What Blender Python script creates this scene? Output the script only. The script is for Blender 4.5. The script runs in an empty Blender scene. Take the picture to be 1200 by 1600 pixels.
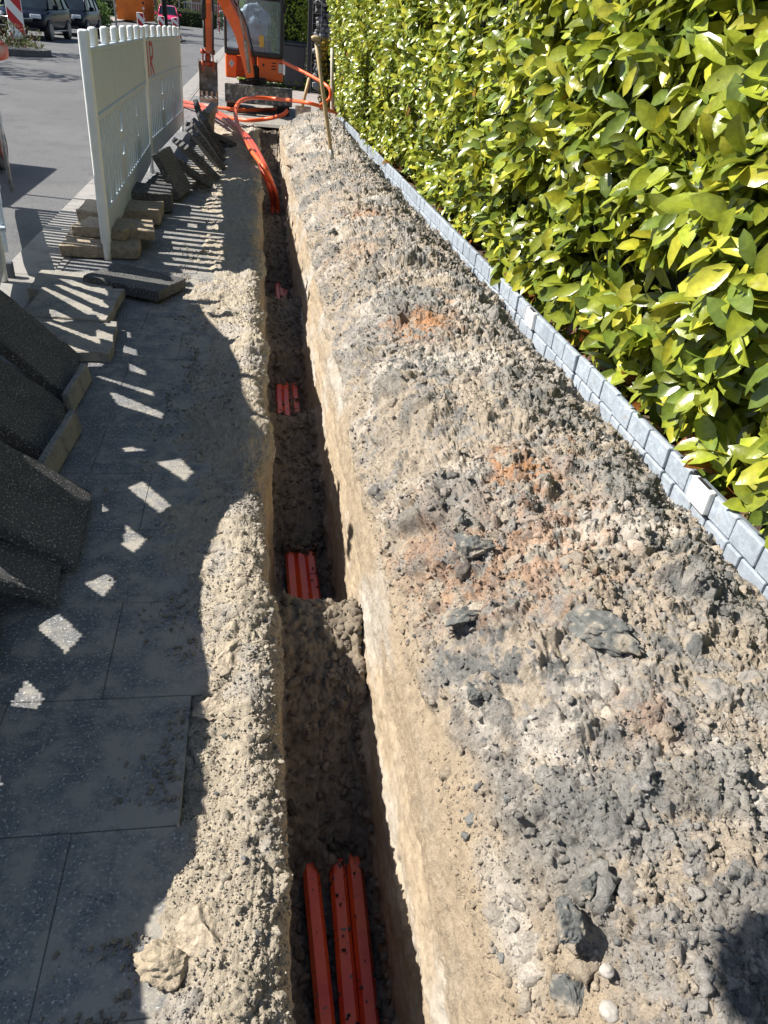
import bpy, bmesh, math, random
import numpy as np
from mathutils import Vector, Matrix, Euler
random.seed(7); RNG = np.random.default_rng(11)
SC = bpy.context.scene
COL = SC.collection
R = math.radians
# ------------------------------------------------------------------ camera model (real lens, phone held 1.5 m above the pavement)
CX, CY, FPX, CAMH = 600.0, 800.0, 1150.0, 1.5
def _axes():
    sl, y0, vx = .11, 8.0, 398.0
    Y = np.array([vx-CX, -((y0+sl*(vx-268))-CY), -FPX]); Y /= np.linalg.norm(Y)
    P2 = np.array([1000-CX, -((y0+sl*(1000-268))-CY), -FPX])
    Z = np.cross(P2, Y); Z /= np.linalg.norm(Z)
    if Z[1] < 0: Z = -Z
    X = np.cross(Y, Z)
    return np.stack([X, Y, Z])
CM = _axes()
def ray(px, py): return CM @ np.array([px-CX, -(py-CY), -FPX])
def at(px, py, z=0.):
    d = ray(px, py); return np.array([0, 0, CAMH]) + d*((z-CAMH)/d[2])
def aty(px, py, y):
    d = ray(px, py); return np.array([0, 0, CAMH]) + d*(y/d[1])
def proj(P):
    c = (np.asarray(P, float)-np.array([0, 0, CAMH])) @ CM
    return CX+FPX*c[..., 0]/-c[..., 2], CY-FPX*c[..., 1]/-c[..., 2]
cam = bpy.data.cameras.new('camera'); co = bpy.data.objects.new('camera', cam); COL.objects.link(co)
cam.sensor_fit = 'VERTICAL'; cam.sensor_height = 36; cam.lens = 36*FPX/1600; cam.clip_start = .02; cam.clip_end = 1500
mw = Matrix([[CM[i][j] for j in range(3)]+[[0, 0, CAMH][i]] for i in range(3)]+[[0, 0, 0, 1]])
co.matrix_world = mw; SC.camera = co
# ------------------------------------------------------------------ light
SUN_EL, SUN_DIR = R(45.5), R(-12.0)         # direction in which shadows fall (from +X)
sx, sy = math.cos(SUN_DIR), math.sin(SUN_DIR)
SUNV = np.array([sx*math.cos(SUN_EL), sy*math.cos(SUN_EL), -math.sin(SUN_EL)])
sl = bpy.data.lights.new('sun', 'SUN'); sl.energy = 5.0; sl.angle = R(.53); sl.color = (1, .955, .88)
so = bpy.data.objects.new('sun', sl); COL.objects.link(so)
so.rotation_euler = Vector(SUNV).to_track_quat('-Z', 'Y').to_euler()
W = bpy.data.worlds.new('World'); SC.world = W; W.use_nodes = True
nt = W.node_tree; nt.nodes.clear()
sk = nt.nodes.new('ShaderNodeTexSky'); sk.sky_type = 'NISHITA'; sk.sun_disc = False
sk.sun_elevation = SUN_EL; sk.sun_rotation = math.atan2(-sx, -sy); sk.air_density = 1.0; sk.dust_density = .6; sk.ozone_density = 1.3
bg = nt.nodes.new('ShaderNodeBackground'); bg.inputs[1].default_value = .062
wo = nt.nodes.new('ShaderNodeOutputWorld'); nt.links.new(sk.outputs[0], bg.inputs[0]); nt.links.new(bg.outputs[0], wo.inputs[0])
SC.view_settings.view_transform = 'Standard'; SC.view_settings.look = 'None'; SC.view_settings.exposure = .95; SC.view_settings.gamma = 1
# ------------------------------------------------------------------ numpy noise
def _h(ix, iy, iz, s=0):
    h = (ix.astype(np.int64)*374761393 + iy.astype(np.int64)*668265263 + iz.astype(np.int64)*2147483647 + s*1274126177) & 0xffffffff
    h = ((h ^ (h >> 13))*1274126177) & 0xffffffff
    h = ((h ^ (h >> 16))*2246822519) & 0xffffffff
    return (h ^ (h >> 15)) & 0xffffff
def rnd3(ix, iy, iz, s=0): return _h(ix, iy, iz, s)/float(0xffffff)
def vnoise(P, s=0):                       # smooth value noise, -1..1
    F = np.floor(P).astype(np.int64); t = P-F; t = t*t*t*(t*(t*6-15)+10); r = 0
    for a in (0, 1):
        for b in (0, 1):
            for c in (0, 1):
                w = (t[:, 0] if a else 1-t[:, 0])*(t[:, 1] if b else 1-t[:, 1])*(t[:, 2] if c else 1-t[:, 2])
                r = r + w*rnd3(F[:, 0]+a, F[:, 1]+b, F[:, 2]+c, s)
    return r*2-1
def fbm(P, sc, octv=4, s=0, g=.5):
    r = 0; a = 1.; n = 0
    for i in range(octv): r = r+a*vnoise(P*sc*(2.03**i)+i*17.3, s+i); n += a; a *= g
    return r/n
def worley(P, s=0):                       # F1 distance, F2 distance, cell random
    F = np.floor(P).astype(np.int64); f1 = np.full(len(P), 9.); f2 = np.full(len(P), 9.); cid = np.zeros(len(P))
    for a in (-1, 0, 1):
        for b in (-1, 0, 1):
            for c in (-1, 0, 1):
                ix, iy, iz = F[:, 0]+a, F[:, 1]+b, F[:, 2]+c
                h = _h(ix, iy, iz, s)
                dx = ix+(h & 255)/255.-P[:, 0]; dy = iy+((h >> 8) & 255)/255.-P[:, 1]; dz = iz+((h >> 16) & 255)/255.-P[:, 2]
                d = dx*dx+dy*dy+dz*dz
                m = d < f1
                f2 = np.where(m, f1, np.minimum(f2, d)); cid = np.where(m, ((h*2654435761) >> 7 & 0xffff)/65535., cid); f1 = np.where(m, d, f1)
    return np.sqrt(f1), np.sqrt(f2), cid
def facets(P, s=0):                       # broken-earth relief: every cell is a tilted plate; returns F1, F2, cell random, plate height
    F = np.floor(P).astype(np.int64); f1 = np.full(len(P), 9.); f2 = np.full(len(P), 9.); cid = np.zeros(len(P), np.int64); ox = np.zeros((len(P), 3))
    for a in (-1, 0, 1):
        for b in (-1, 0, 1):
            for c in (-1, 0, 1):
                ix, iy, iz = F[:, 0]+a, F[:, 1]+b, F[:, 2]+c; h = _h(ix, iy, iz, s)
                dx = ix+(h & 255)/255.-P[:, 0]; dy = iy+((h >> 8) & 255)/255.-P[:, 1]; dz = iz+((h >> 16) & 255)/255.-P[:, 2]
                d = dx*dx+dy*dy+dz*dz; m = d < f1
                f2 = np.where(m, f1, np.minimum(f2, d)); cid = np.where(m, h, cid); f1 = np.where(m, d, f1)
                ox[m, 0] = dx[m]; ox[m, 1] = dy[m]; ox[m, 2] = dz[m]
    q = (cid*2654435761) & 0xffffffffff; a = (q >> 5 & 1023)/1023.*6.283; t = (q >> 16 & 1023)/1023.*2-1; rr = np.sqrt(1-t*t)
    pl = ox[:, 0]*rr*np.cos(a)+ox[:, 1]*rr*np.sin(a)+ox[:, 2]*t
    return np.sqrt(f1), np.sqrt(f2), (q >> 26 & 4095)/4095., pl
def sstep(a, b, x):
    t = np.clip((x-a)/(b-a), 0, 1); return t*t*(3-2*t)
# ------------------------------------------------------------------ object helpers
def npmesh(name, V, F, mat=None, parent=None, smooth=False, colors=None, uv=None):
    V = np.asarray(V, np.float32); F = np.asarray(F, np.int32)
    me = bpy.data.meshes.new(name); me.vertices.add(len(V)); me.vertices.foreach_set('co', V.ravel())
    k = F.shape[1]; me.loops.add(F.size); me.loops.foreach_set('vertex_index', F.ravel())
    me.polygons.add(len(F)); me.polygons.foreach_set('loop_start', np.arange(0, F.size, k, dtype=np.int32))
    try: me.polygons.foreach_set('loop_total', np.full(len(F), k, np.int32))
    except Exception: pass
    if smooth: me.polygons.foreach_set('use_smooth', np.ones(len(F), bool))
    me.update(calc_edges=True)
    if colors is not None:
        c = me.color_attributes.new('Col', 'FLOAT_COLOR', 'POINT')
        cc = np.ones((len(V), 4), np.float32); cc[:, :colors.shape[1]] = colors; c.data.foreach_set('color', cc.ravel())
    o = bpy.data.objects.new(name, me); COL.objects.link(o)
    if mat: me.materials.append(mat)
    if parent: o.parent = parent
    return o
def tag(o, label=None, cat=None, group=None, kind=None):
    if label: o['label'] = label
    if cat: o['category'] = cat
    if group: o['group'] = group
    if kind: o['kind'] = kind
    return o
def thing(name, loc=(0, 0, 0), label=None, cat=None, group=None, rz=0):
    o = bpy.data.objects.new(name, None); o.empty_display_size = .1; COL.objects.link(o)
    o.location = loc; o.rotation_euler = (0, 0, rz); return tag(o, label, cat, group)
class MB:
    def __init__(s): s.bm = bmesh.new()
    def box(s, c, d, rot=None, bev=0, segs=1):
        r = bmesh.ops.create_cube(s.bm, size=1); vs = r['verts']
        for v in vs: v.co = Vector((v.co.x*d[0], v.co.y*d[1], v.co.z*d[2]))
        if bev:
            es = list({e for v in vs for e in v.link_edges})
            rr = bmesh.ops.bevel(s.bm, geom=es, offset=bev, segments=segs, profile=.5, affect='EDGES')
            vs = list({v for f in rr['faces'] for v in f.verts} | {v for v in vs if v.is_valid})
        M = Euler(rot).to_matrix() if rot is not None and not isinstance(rot, Matrix) else rot
        for v in vs:
            if M is not None: v.co = M @ v.co
            v.co += Vector(c)
        return vs
    def tube(s, pts, r, n=8, caps=True):
        pts = [Vector(p) for p in pts]; rs = r if isinstance(r, (list, tuple)) else [r]*len(pts); rings = []
        up = None
        for i, p in enumerate(pts):
            t = (pts[min(i+1, len(pts)-1)]-pts[max(i-1, 0)]).normalized()
            if up is None:
                up = Vector((0, 0, 1)) if abs(t.z) < .9 else Vector((1, 0, 0))
            a = t.cross(up).normalized(); b = a.cross(t).normalized(); up = b
            rings.append([s.bm.verts.new(p+(a*math.cos(2*math.pi*k/n)+b*math.sin(2*math.pi*k/n))*rs[i]) for k in range(n)])
        for A, B in zip(rings, rings[1:]):
            for k in range(n):
                f = s.bm.faces.new((A[k], A[(k+1) % n], B[(k+1) % n], B[k])); f.smooth = True
        if caps: s.bm.faces.new(rings[0][::-1]); s.bm.faces.new(rings[-1])
        return rings
    def prism(s, poly, axis, a, b):       # poly of 2-D points, extruded along axis 0/1/2 from a to b
        def mk(u, v, w):
            q = [u, v]; q.insert(axis, w); return s.bm.verts.new(q)
        A = [mk(u, v, a) for u, v in poly]; B = [mk(u, v, b) for u, v in poly]; n = len(poly)
        s.bm.faces.new(A[::-1]); s.bm.faces.new(B)
        for i in range(n): s.bm.faces.new((A[i], A[(i+1) % n], B[(i+1) % n], B[i]))
        return A+B
    def cyl(s, c, r, h, axis=2, n=24, r2=None):
        d = [Vector((1, 0, 0)), Vector((0, 1, 0)), Vector((0, 0, 1))][axis]; c = Vector(c)
        return s.tube([c-d*h/2, c+d*h/2], [r, r if r2 is None else r2], n)
    def quad(s, pts): return s.bm.faces.new([s.bm.verts.new(p) for p in pts])
    def build(s, name, mat, parent=None, smooth=False, bevel=0, segs=2):
        bmesh.ops.recalc_face_normals(s.bm, faces=s.bm.faces[:])
        if bevel:
            es = [e for e in s.bm.edges if e.is_manifold and e.calc_face_angle(0) > .5]
            bmesh.ops.bevel(s.bm, geom=es, offset=bevel, segments=segs, profile=.6, affect='EDGES', clamp_overlap=True)
        if smooth:
            for f in s.bm.faces: f.smooth = True
        me = bpy.data.meshes.new(name); s.bm.to_mesh(me); s.bm.free()
        o = bpy.data.objects.new(name, me); COL.objects.link(o)
        if mat: me.materials.append(mat)
        if parent: o.parent = parent
        return o
# ------------------------------------------------------------------ materials
def mat(name, col, rough=.8, metal=0, spec=.5, noise=None, bump=None, mottle=None, trans=0, alpha=1, coat=0, scale_obj=True):
    """noise=(scale, amount); mottle=(scale, colour2, lo, hi); bump=(scale, strength, distance)"""
    m = bpy.data.materials.new(name); m.use_nodes = True; n = m.node_tree.nodes; L = m.node_tree.links
    b = n['Principled BSDF']; b.inputs['Roughness'].default_value = rough; b.inputs['Metallic'].default_value = metal
    b.inputs['Specular IOR Level'].default_value = spec; b.inputs['Transmission Weight'].default_value = trans; b.inputs['Alpha'].default_value = alpha
    b.inputs['Coat Weight'].default_value = coat
    tc = n.new('ShaderNodeTexCoord'); src = tc.outputs['Object']
    c = n.new('ShaderNodeRGB'); c.outputs[0].default_value = (*col, 1); out = c.outputs[0]
    if mottle:
        for (scl, c2, lo, hi) in (mottle if isinstance(mottle, list) else [mottle]):
            t = n.new('ShaderNodeTexNoise'); t.inputs['Scale'].default_value = scl; t.inputs['Detail'].default_value = 5; t.inputs['Roughness'].default_value = .6
            L.new(src, t.inputs['Vector'])
            mr = n.new('ShaderNodeMapRange'); mr.inputs[1].default_value = lo; mr.inputs[2].default_value = hi; L.new(t.outputs[0], mr.inputs[0])
            mx = n.new('ShaderNodeMix'); mx.data_type = 'RGBA'; L.new(mr.outputs[0], mx.inputs[0]); L.new(out, mx.inputs[6]); mx.inputs[7].default_value = (*c2, 1); out = mx.outputs[2]
    if noise:
        t = n.new('ShaderNodeTexNoise'); t.inputs['Scale'].default_value = noise[0]; t.inputs['Detail'].default_value = 4
        L.new(src, t.inputs['Vector'])
        mr = n.new('ShaderNodeMapRange'); mr.inputs[1].default_value = .3; mr.inputs[2].default_value = .7; mr.inputs[3].default_value = 1-noise[1]; mr.inputs[4].default_value = 1+noise[1]; L.new(t.outputs[0], mr.inputs[0])
        mx = n.new('ShaderNodeVectorMath'); mx.operation = 'SCALE'; L.new(out, mx.inputs[0]); L.new(mr.outputs[0], mx.inputs['Scale']); out = mx.outputs[0]
    L.new(out, b.inputs['Base Color'])
    if bump:
        t = n.new('ShaderNodeTexNoise'); t.inputs['Scale'].default_value = bump[0]; t.inputs['Detail'].default_value = 6; t.inputs['Roughness'].default_value = .65
        L.new(src, t.inputs['Vector'])
        bn = n.new('ShaderNodeBump'); bn.inputs['Strength'].default_value = bump[1]; bn.inputs['Distance'].default_value = bump[2]
        L.new(t.outputs[0], bn.inputs['Height']); L.new(bn.outputs[0], b.inputs['Normal'])
    return m
def soil_mat(name, bumpd=.004, fine=.22):
    m = bpy.data.materials.new(name); m.use_nodes = True; n = m.node_tree.nodes; L = m.node_tree.links
    b = n['Principled BSDF']; b.inputs['Roughness'].default_value = .92; b.inputs['Specular IOR Level'].default_value = .2
    a = n.new('ShaderNodeVertexColor'); a.layer_name = 'Col'
    tc = n.new('ShaderNodeTexCoord')
    t = n.new('ShaderNodeTexNoise'); t.inputs['Scale'].default_value = 260; t.inputs['Detail'].default_value = 4; t.inputs['Roughness'].default_value = .7; L.new(tc.outputs['Object'], t.inputs['Vector'])
    mr = n.new('ShaderNodeMapRange'); mr.inputs[1].default_value = .3; mr.inputs[2].default_value = .7; mr.inputs[3].default_value = 1-fine; mr.inputs[4].default_value = 1+fine; L.new(t.outputs[0], mr.inputs[0])
    mx = n.new('ShaderNodeVectorMath'); mx.operation = 'SCALE'; L.new(a.outputs[0], mx.inputs[0]); L.new(mr.outputs[0], mx.inputs['Scale']); L.new(mx.outputs[0], b.inputs['Base Color'])
    v = n.new('ShaderNodeTexNoise'); v.inputs['Scale'].default_value = 95; v.inputs['Detail'].default_value = 7; v.inputs['Roughness'].default_value = .72; L.new(tc.outputs['Object'], v.inputs['Vector'])
    bn = n.new('ShaderNodeBump'); bn.inputs['Strength'].default_value = 1; bn.inputs['Distance'].default_value = bumpd; L.new(v.outputs[0], bn.inputs['Height']); L.new(bn.outputs[0], b.inputs['Normal'])
    return m
M_soil = soil_mat('soil', .011, .26); M_wall = soil_mat('cut_sand', .004, .14)
M_white = mat('white_plastic', (.74, .75, .72), .45, noise=(9, .07), mottle=(5, (.55, .50, .38), .58, .8), bump=(60, .15, .002))
M_board = mat('board_plastic', (.43, .50, .56), .5, noise=(6, .05), mottle=[(4, (.42, .43, .40), .62, .85), (30, (.36, .33, .27), .68, .8)])
M_duct = mat('orange_duct', (.86, .125, .03), .32, spec=.6, noise=(3, .1), mottle=[(3, (.70, .07, .035), .45, .6), (26, (.12, .09, .06), .64, .68)])
M_hose = mat('orange_hose', (.80, .13, .035), .4, noise=(5, .12), mottle=(14, (.42, .28, .18), .66, .8))
M_red = mat('red_paint', (.45, .02, .03), .5, noise=(30, .2))
M_steel = mat('grey_steel', (.3, .3, .3), .5, metal=.6, noise=(20, .3), mottle=(9, (.42, .39, .34), .5, .62), bump=(50, .3, .003))
M_blk = mat('black_rubber', (.018, .018, .019), .6, noise=(20, .3), bump=(60, .3, .002))
M_org = mat('orange_paint', (.75, .13, .015), .38, noise=(8, .08), coat=.2, mottle=(16, (.40, .17, .07), .66, .8))
M_glass = mat('cab_glass', (.05, .065, .075), .06, spec=.8, noise=(3, .3))
M_wood = mat('worn_wood', (.44, .32, .17), .6, noise=(14, .2), bump=(40, .3, .002))
M_pal = mat('palisade_plastic', (.34, .385, .44), .5, noise=(25, .16), mottle=[(60, (.46, .51, .56), .5, .7), (9, (.30, .29, .27), .60, .75), (2, (.29, .33, .38), .45, .6)], bump=(50, .6, .006))
M_palw = mat('white_clip', (.8, .8, .78), .4)
def paving_mat():
    m = tex_concrete('paving_concrete', (.145, .146, .150), (.50, .49, .47), (.05, .05, .055), 120, .004); n = m.node_tree.nodes; L = m.node_tree.links; b = n['Principled BSDF']
    src = b.inputs['Base Color'].links[0].from_socket; tc = n.new('ShaderNodeTexCoord'); sp = n.new('ShaderNodeSeparateXYZ'); L.new(tc.outputs['Object'], sp.inputs[0])
    t = n.new('ShaderNodeTexNoise'); t.inputs['Scale'].default_value = 11; t.inputs['Detail'].default_value = 12; t.inputs['Roughness'].default_value = .72; L.new(tc.outputs['Object'], t.inputs['Vector'])
    g = n.new('ShaderNodeMapRange'); g.inputs[1].default_value = -1.0; g.inputs[2].default_value = -.25; g.inputs[3].default_value = .0; g.inputs[4].default_value = .22; L.new(sp.outputs[0], g.inputs[0])
    a = n.new('ShaderNodeMath'); a.operation = 'ADD'; L.new(t.outputs[0], a.inputs[0]); L.new(g.outputs[0], a.inputs[1])
    r = n.new('ShaderNodeMapRange'); r.inputs[1].default_value = .59; r.inputs[2].default_value = .76; r.inputs[4].default_value = .85; L.new(a.outputs[0], r.inputs[0])
    mx = n.new('ShaderNodeMix'); mx.data_type = 'RGBA'; L.new(r.outputs[0], mx.inputs[0]); L.new(src, mx.inputs[6]); mx.inputs[7].default_value = (.33, .30, .25, 1); L.new(mx.outputs[2], b.inputs['Base Color']); return m
def tex_concrete(name, base, spk, dark, s1=160, bumpd=.003):
    m = mat(name, base, .85, spec=.3, mottle=[(3.5, tuple(x*1.45 for x in base), .45, .75), (11, tuple(x*1.35 for x in base), .52, .62), (s1, spk, .57, .64), (s1*1.4, dark, .56, .66)], bump=(s1, .8, bumpd)); return m
M_slab = paving_mat()
M_slabd = tex_concrete('shaded_dark_slab', (.068, .068, .068), (.40, .38, .35), (.02, .02, .02), 130, .006)  # dark slabs, with the shade they stand in deepened into the colour
M_slabe = mat('rough_slab', (.34, .27, .19), .9, noise=(60, .3), mottle=(30, (.17, .15, .12), .5, .65), bump=(80, 1, .008))
# ------------------------------------------------------------------ terrain: sand edge, trench and spoil mound, one cross-section swept along Y
def xp(y): return 1.665-.019*y                      # line of the palisade edging
def interp(y, t): return np.interp(y, [a for a, _ in t], [b for _, b in t])
def ys_rows():
    y = .2; out = []
    while y < 13.6: out.append(y); y += .0031*(1+.72*y)
    return np.array(out)
YR = ys_rows()
XS = [(.2, -.30), (.6, -.27), (.76, -.24), (.9, -.19), (.98, -.17), (1.02, -.205), (1.38, -.205), (1.44, -.19), (1.62, -.20), (1.8, -.24), (2.05, -.37), (2.6, -.37), (3.3, -.30), (4.0, -.33), (4.4, -.44), (5.2, -.46), (6, -.42), (8, -.62), (10, -.78), (14, -.8)]
ZF = [(.2, -.645), (1.2, -.645), (1.3, -.57), (1.45, -.46), (1.62, -.36), (1.78, -.20), (1.9, -.17), (2.0, -.22), (2.12, -.5), (2.25, -.62), (2.38, -.655), (2.75, -.655), (2.85, -.6), (3.0, -.52), (3.3, -.5), (3.6, -.5), (3.85, -.42), (3.98, -.58), (4.7, -.63), (4.9, -.52), (5.4, -.36), (5.7, -.33), (6.0, -.5), (6.4, -.6), (6.7, -.64), (7.0, -.6), (7.4, -.5), (8.6, -.42), (9.6, -.46), (11, -.4), (12.5, -.35), (12.9, -.2), (13.1, -.05), (13.6, -.05)]
HM = [(.2, .30), (1.2, .33), (2.5, .35), (3.6, .30), (5, .34), (7, .30), (9, .33), (10.5, .40), (11.6, .44), (12.2, .34), (12.8, .10), (13.2, -.03), (13.6, -.05)]
def build_profile():
    y = YR; n = len(y)
    Py = np.stack([y*0, y, y*0], 1)
    wob = lambda sc, a, s: fbm(np.stack([y*0+s*3.7, y, y*0], 1), sc, 3, s)*a
    xs = interp(y, XS)+wob(4, .09, 1)*(1-sstep(.95, 1.02, y)*sstep(1.45, 1.38, y)); zf = interp(y, ZF)+wob(5, .02, 2); hm = interp(y, HM)+wob(1.3, .05, 3)
    lipx = np.minimum(.028+wob(2.6, .05, 4), .042); rx = .375+wob(1.8, .018, 5); ridge = .035+wob(3.2, .055, 6)
    ridge = np.where((y > 1.62) & (y < 1.95), ridge+.02, ridge)
    endf = sstep(13.3, 12.6, y); ridge = ridge*endf
    hole = sstep(.98, 1.03, y)*sstep(1.42, 1.37, y)
    xpp = xp(y); z = np.zeros(n)
    sh = -.012+0*y
    toe = .06+wob(2.0, .05, 7); toe = np.where(hm < .05, -.05, toe)
    K = [(z-1.3, z-.05), (np.minimum(xs-.02, lipx-.16), z-.045-.0*hole), (np.minimum(xs+.03, lipx-.14), sh-.03*hole), (lipx-.13, ridge*.75-.03*hole), (lipx-.07, ridge+.012), (lipx-.03, ridge), (lipx, ridge-.03*endf),
         (lipx+.018, -.10+z), (lipx+.024, np.minimum(-.3+z, (zf-.05)/2)), (np.minimum(lipx+.03, .1), zf+.03), (z+.115, zf), (z+.21, zf-.008), (z+.30, zf-.005), (z+.335, zf+.03),
         (z+.35, np.minimum(-.32, (zf-.05)/2)), (rx-.008, z-.10), (rx+.01, np.minimum(z+.0, hm*.2)), (rx+.05, hm*.27), (rx+.13, hm*.55), (rx+.27, hm*.85), (rx+.47, hm), (rx+.72, hm*.97), (xpp-.32, hm*.8), (xpp-.14, (hm*.62+toe)/2), (xpp-.02, toe), (xpp+.02, toe-.05)]
    seg = [40, 26, 44, 26, 16, 14, 18, 34, 34, 8, 16, 16, 10, 24, 34, 16, 18, 34, 46, 60, 66, 66, 56, 34, 6]
    cut = {}; cols = []; zone = []
    acc = 0
    for i, (a, b) in enumerate(zip(K, K[1:])):
        s = int(seg[i]*1.25)
        if i == 7: cut['L'] = acc
        if i == 15: cut['Rr'] = acc
        for k in range(s):
            t = k/s; cols.append(np.stack([a[0]*(1-t)+b[0]*t, y, a[1]*(1-t)+b[1]*t], 1)); zone.append(i+t)
        acc += s
    cols.append(np.stack([K[-1][0], y, K[-1][1]], 1)); zone.append(len(seg))
    G = np.stack(cols, 1)                      # rows x cols x 3
    for _ in range(22):                        # round the knees of the section
        G[:, 1:-1, :] = .25*G[:, :-2]+.5*G[:, 1:-1]+.25*G[:, 2:]
    return G, np.array(zone), cut
G, ZONE, CUT = build_profile()
def grid_normals(G):
    du = np.gradient(G, axis=1); dv = np.gradient(G, axis=0); n = np.cross(du, dv); n /= np.linalg.norm(n, axis=2, keepdims=True)+1e-12; return n
N = grid_normals(G)
nr, nc = G.shape[:2]
P = G.reshape(-1, 3).copy(); Nn = N.reshape(-1, 3); Z_ = np.tile(ZONE, nr)
print('terrain verts', len(P))
# roughness masks per zone
zend = interp(P[:, 1], [(.2, 18.9), (.7, 18.2), (1.1, 17.4), (1.6, 17.0), (2.5, 16.7), (14, 16.4)])+.5*fbm(P, 7, 3, 8)
wallL = sstep(6.6, 7.2, Z_)*sstep(9.3, 8.9, Z_); wallR = sstep(13.2, 13.8, Z_)*sstep(17.9, 16.4, Z_)
floor_ = sstep(8.9, 9.6, Z_)*sstep(13.6, 13.0, Z_)
mound = sstep(zend-.5, zend+.5, Z_); sand = sstep(.8, 1.6, Z_)*sstep(7.2, 6.4, Z_)
wallR = sstep(13.2, 13.8, Z_)*sstep(zend+.4, zend-.4, Z_); wall = np.maximum(wallL, wallR)
rough = .12*wall+floor_*.85+mound*1.0+sand*.6
rough = np.clip(rough+.25*fbm(P, 2.2, 3, 9)*(mound+sand), .06, 1.15)
pave_hide = sstep(1.1, .6, Z_)
rough *= (1-pave_hide)
big = fbm(P, 3.2, 4, 21)*.042*(mound+.9*sand+.6*floor_) + fbm(P, 9, 4, 22)*.014*rough
wl = fbm(P*np.array([1, .35, 1.6]), 9, 4, 23)*.013*wall+fbm(P, 34, 4, 26)*.006*wall+fbm(P*np.array([1, 1.5, .35]), 30, 3, 24)*.0035*wall
d = big+wl
Q = P+fbm(P, 12, 2, 31)[:, None]*.02
tint = np.zeros(len(P))
for sc, amp, thr, s in ((6.5, .036, .60, 41), (14, .027, .42, 42), (29, .0145, .30, 43), (60, .0078, .1, 44), (118, .0042, 0, 45)):
    W3 = Q*sc*np.array([1, 1, 1.15])+np.stack([fbm(P, sc*1.9, 2, 140), fbm(P, sc*1.9, 2, 141), fbm(P, sc*1.9, 2, 142)], 1)*.38
    f1, f2, cid, pl = facets(W3, s)
    on = sstep(thr-.02, thr+.15, cid); edge = np.clip((f2-f1)/.30, 0, 1)
    amp_ = amp*(1-.15*(sand if sc < 20 else 0))
    clod = on*edge**.6
    d += clod*amp_*rough*(.15+.5*cid+.95*pl)
    if sc < 70: tint += np.clip(edge*2, 0, 1)*(np.modf(cid*37.7)[0]-.5)*{6.5: .5, 14: .95, 29: .9, 60: .5}[sc]
    d -= (1-np.clip((f2-f1)/.09, 0, 1))*amp*.12*rough
crk = worley(P*np.array([1, .7, 1])*11+fbm(P, 20, 3, 50)[:, None]*.35, 51)
crack = (1-np.clip((crk[1]-crk[0])/.05, 0, 1))
d -= crack*.005*wall*sstep(.3, .7, fbm(P, 2.5, 2, 52)+.4)
d += (fbm(P, 120, 2, 53))*.0022*np.clip(rough+.15, 0, 1)
# compacted cakes (broken clay plates) lying in the mound
f1, f2, cid = worley(P*np.array([4.2, 4.2, 4.2])+fbm(P, 6, 3, 61)[:, None]*.5, 62)
cake = sstep(.80, .84, cid)*np.clip((f2-f1)/.16, 0, 1)*mound
d += cake*.022
P2 = P+Nn*d[:, None]
# keep the soil below the slabs of the pavement
inpave = (Z_ < 1.15)
P2[:, 2] = np.where(inpave, np.minimum(P2[:, 2], -.03), P2[:, 2])
# ---- colour of the soil itself
def c3(*c): return np.array(c)
tan, lgt, gry, drk, orn, snd, wlc = c3(.37, .31, .24), c3(.48, .435, .375), c3(.295, .27, .24), c3(.140, .140, .133), c3(.38, .19, .085), c3(.42, .36, .275), c3(.36, .285, .20)
def mixc(A, B, t): return A*(1-t[:, None])+B*t[:, None]
n1 = fbm(P, 1.7, 4, 71); n2 = fbm(P, 5, 4, 72); n3 = fbm(P, 16, 4, 73); n4 = fbm(P, 45, 3, 74)
C = np.tile(tan, (len(P), 1))
C = mixc(C, np.tile(gry, (len(P), 1)), sstep(-.06, .08, n1*.6+n2*.35+n3*.25+tint*.75))
C = mixc(C, np.tile(lgt, (len(P), 1)), sstep(.05, .5, fbm(P, 3, 4, 75)+n4*.35)*.8)
C = mixc(C, np.tile(drk, (len(P), 1)), np.clip(sstep(.38, .44, fbm(P, 3.2, 3, 76)*.55+n3*.22+tint*.62)*.9, 0, 1))
def blob(px, py, r, z=.33):
    c = at(px, py, z); q = ((P[:, 0]-c[0])**2+(P[:, 1]-c[1])**2)**.5
    return sstep(r*1.25, r*.35, q+n3*r*.9)
om = np.zeros(len(P))
for px, py, r, a in ((590, 332, .26, .9), (665, 500, .22, .9), (700, 470, .12, .6), (890, 700, .05, 1), (815, 735, .16, .9), (700, 800, .3, .45), (840, 860, .28, .55), (750, 870, .22, .5), (880, 800, .25, .4), (620, 850, .12, .35), (600, 770, .15, .3), (1010, 1120, .1, .35), (460, 430, .2, .3), (690, 360, .2, .5), (560, 380, .3, .3)):
    om = np.maximum(om, blob(px, py, r)*a)
dm = np.zeros(len(P))
for px, py, r, a in ((730, 815, .05, 1), (745, 850, .07, 1), (950, 970, .10, .9), (720, 955, .09, .9), (742, 1080, .05, .9), (955, 1135, .05, .8), (990, 1245, .13, .7), (920, 1385, .07, .8), (885, 1440, .06, .8), (880, 1540, .09, .7), (630, 460, .22, .7), (720, 560, .2, .7), (600, 400, .2, .7), (640, 640, .2, .5), (950, 640, .2, .6), (1050, 850, .2, .7), (1130, 820, .1, .9), (540, 260, .4, .7), (1160, 1340, .12, .6), (1000, 700, .15, .6), (790, 480, .2, .6)):
    dm = np.maximum(dm, blob(px, py, r)*a)
C = mixc(C, np.tile(drk*1.25, (len(P), 1)), dm*sstep(-.05, .05, n3*.6+n4*.3+tint*.6))
C = mixc(C, np.tile(orn, (len(P), 1)), om*sstep(-.2, .15, n3*.8+n4*.6+tint*.3))
C = mixc(C, np.tile(drk*1.3, (len(P), 1)), cake*.6)
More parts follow.
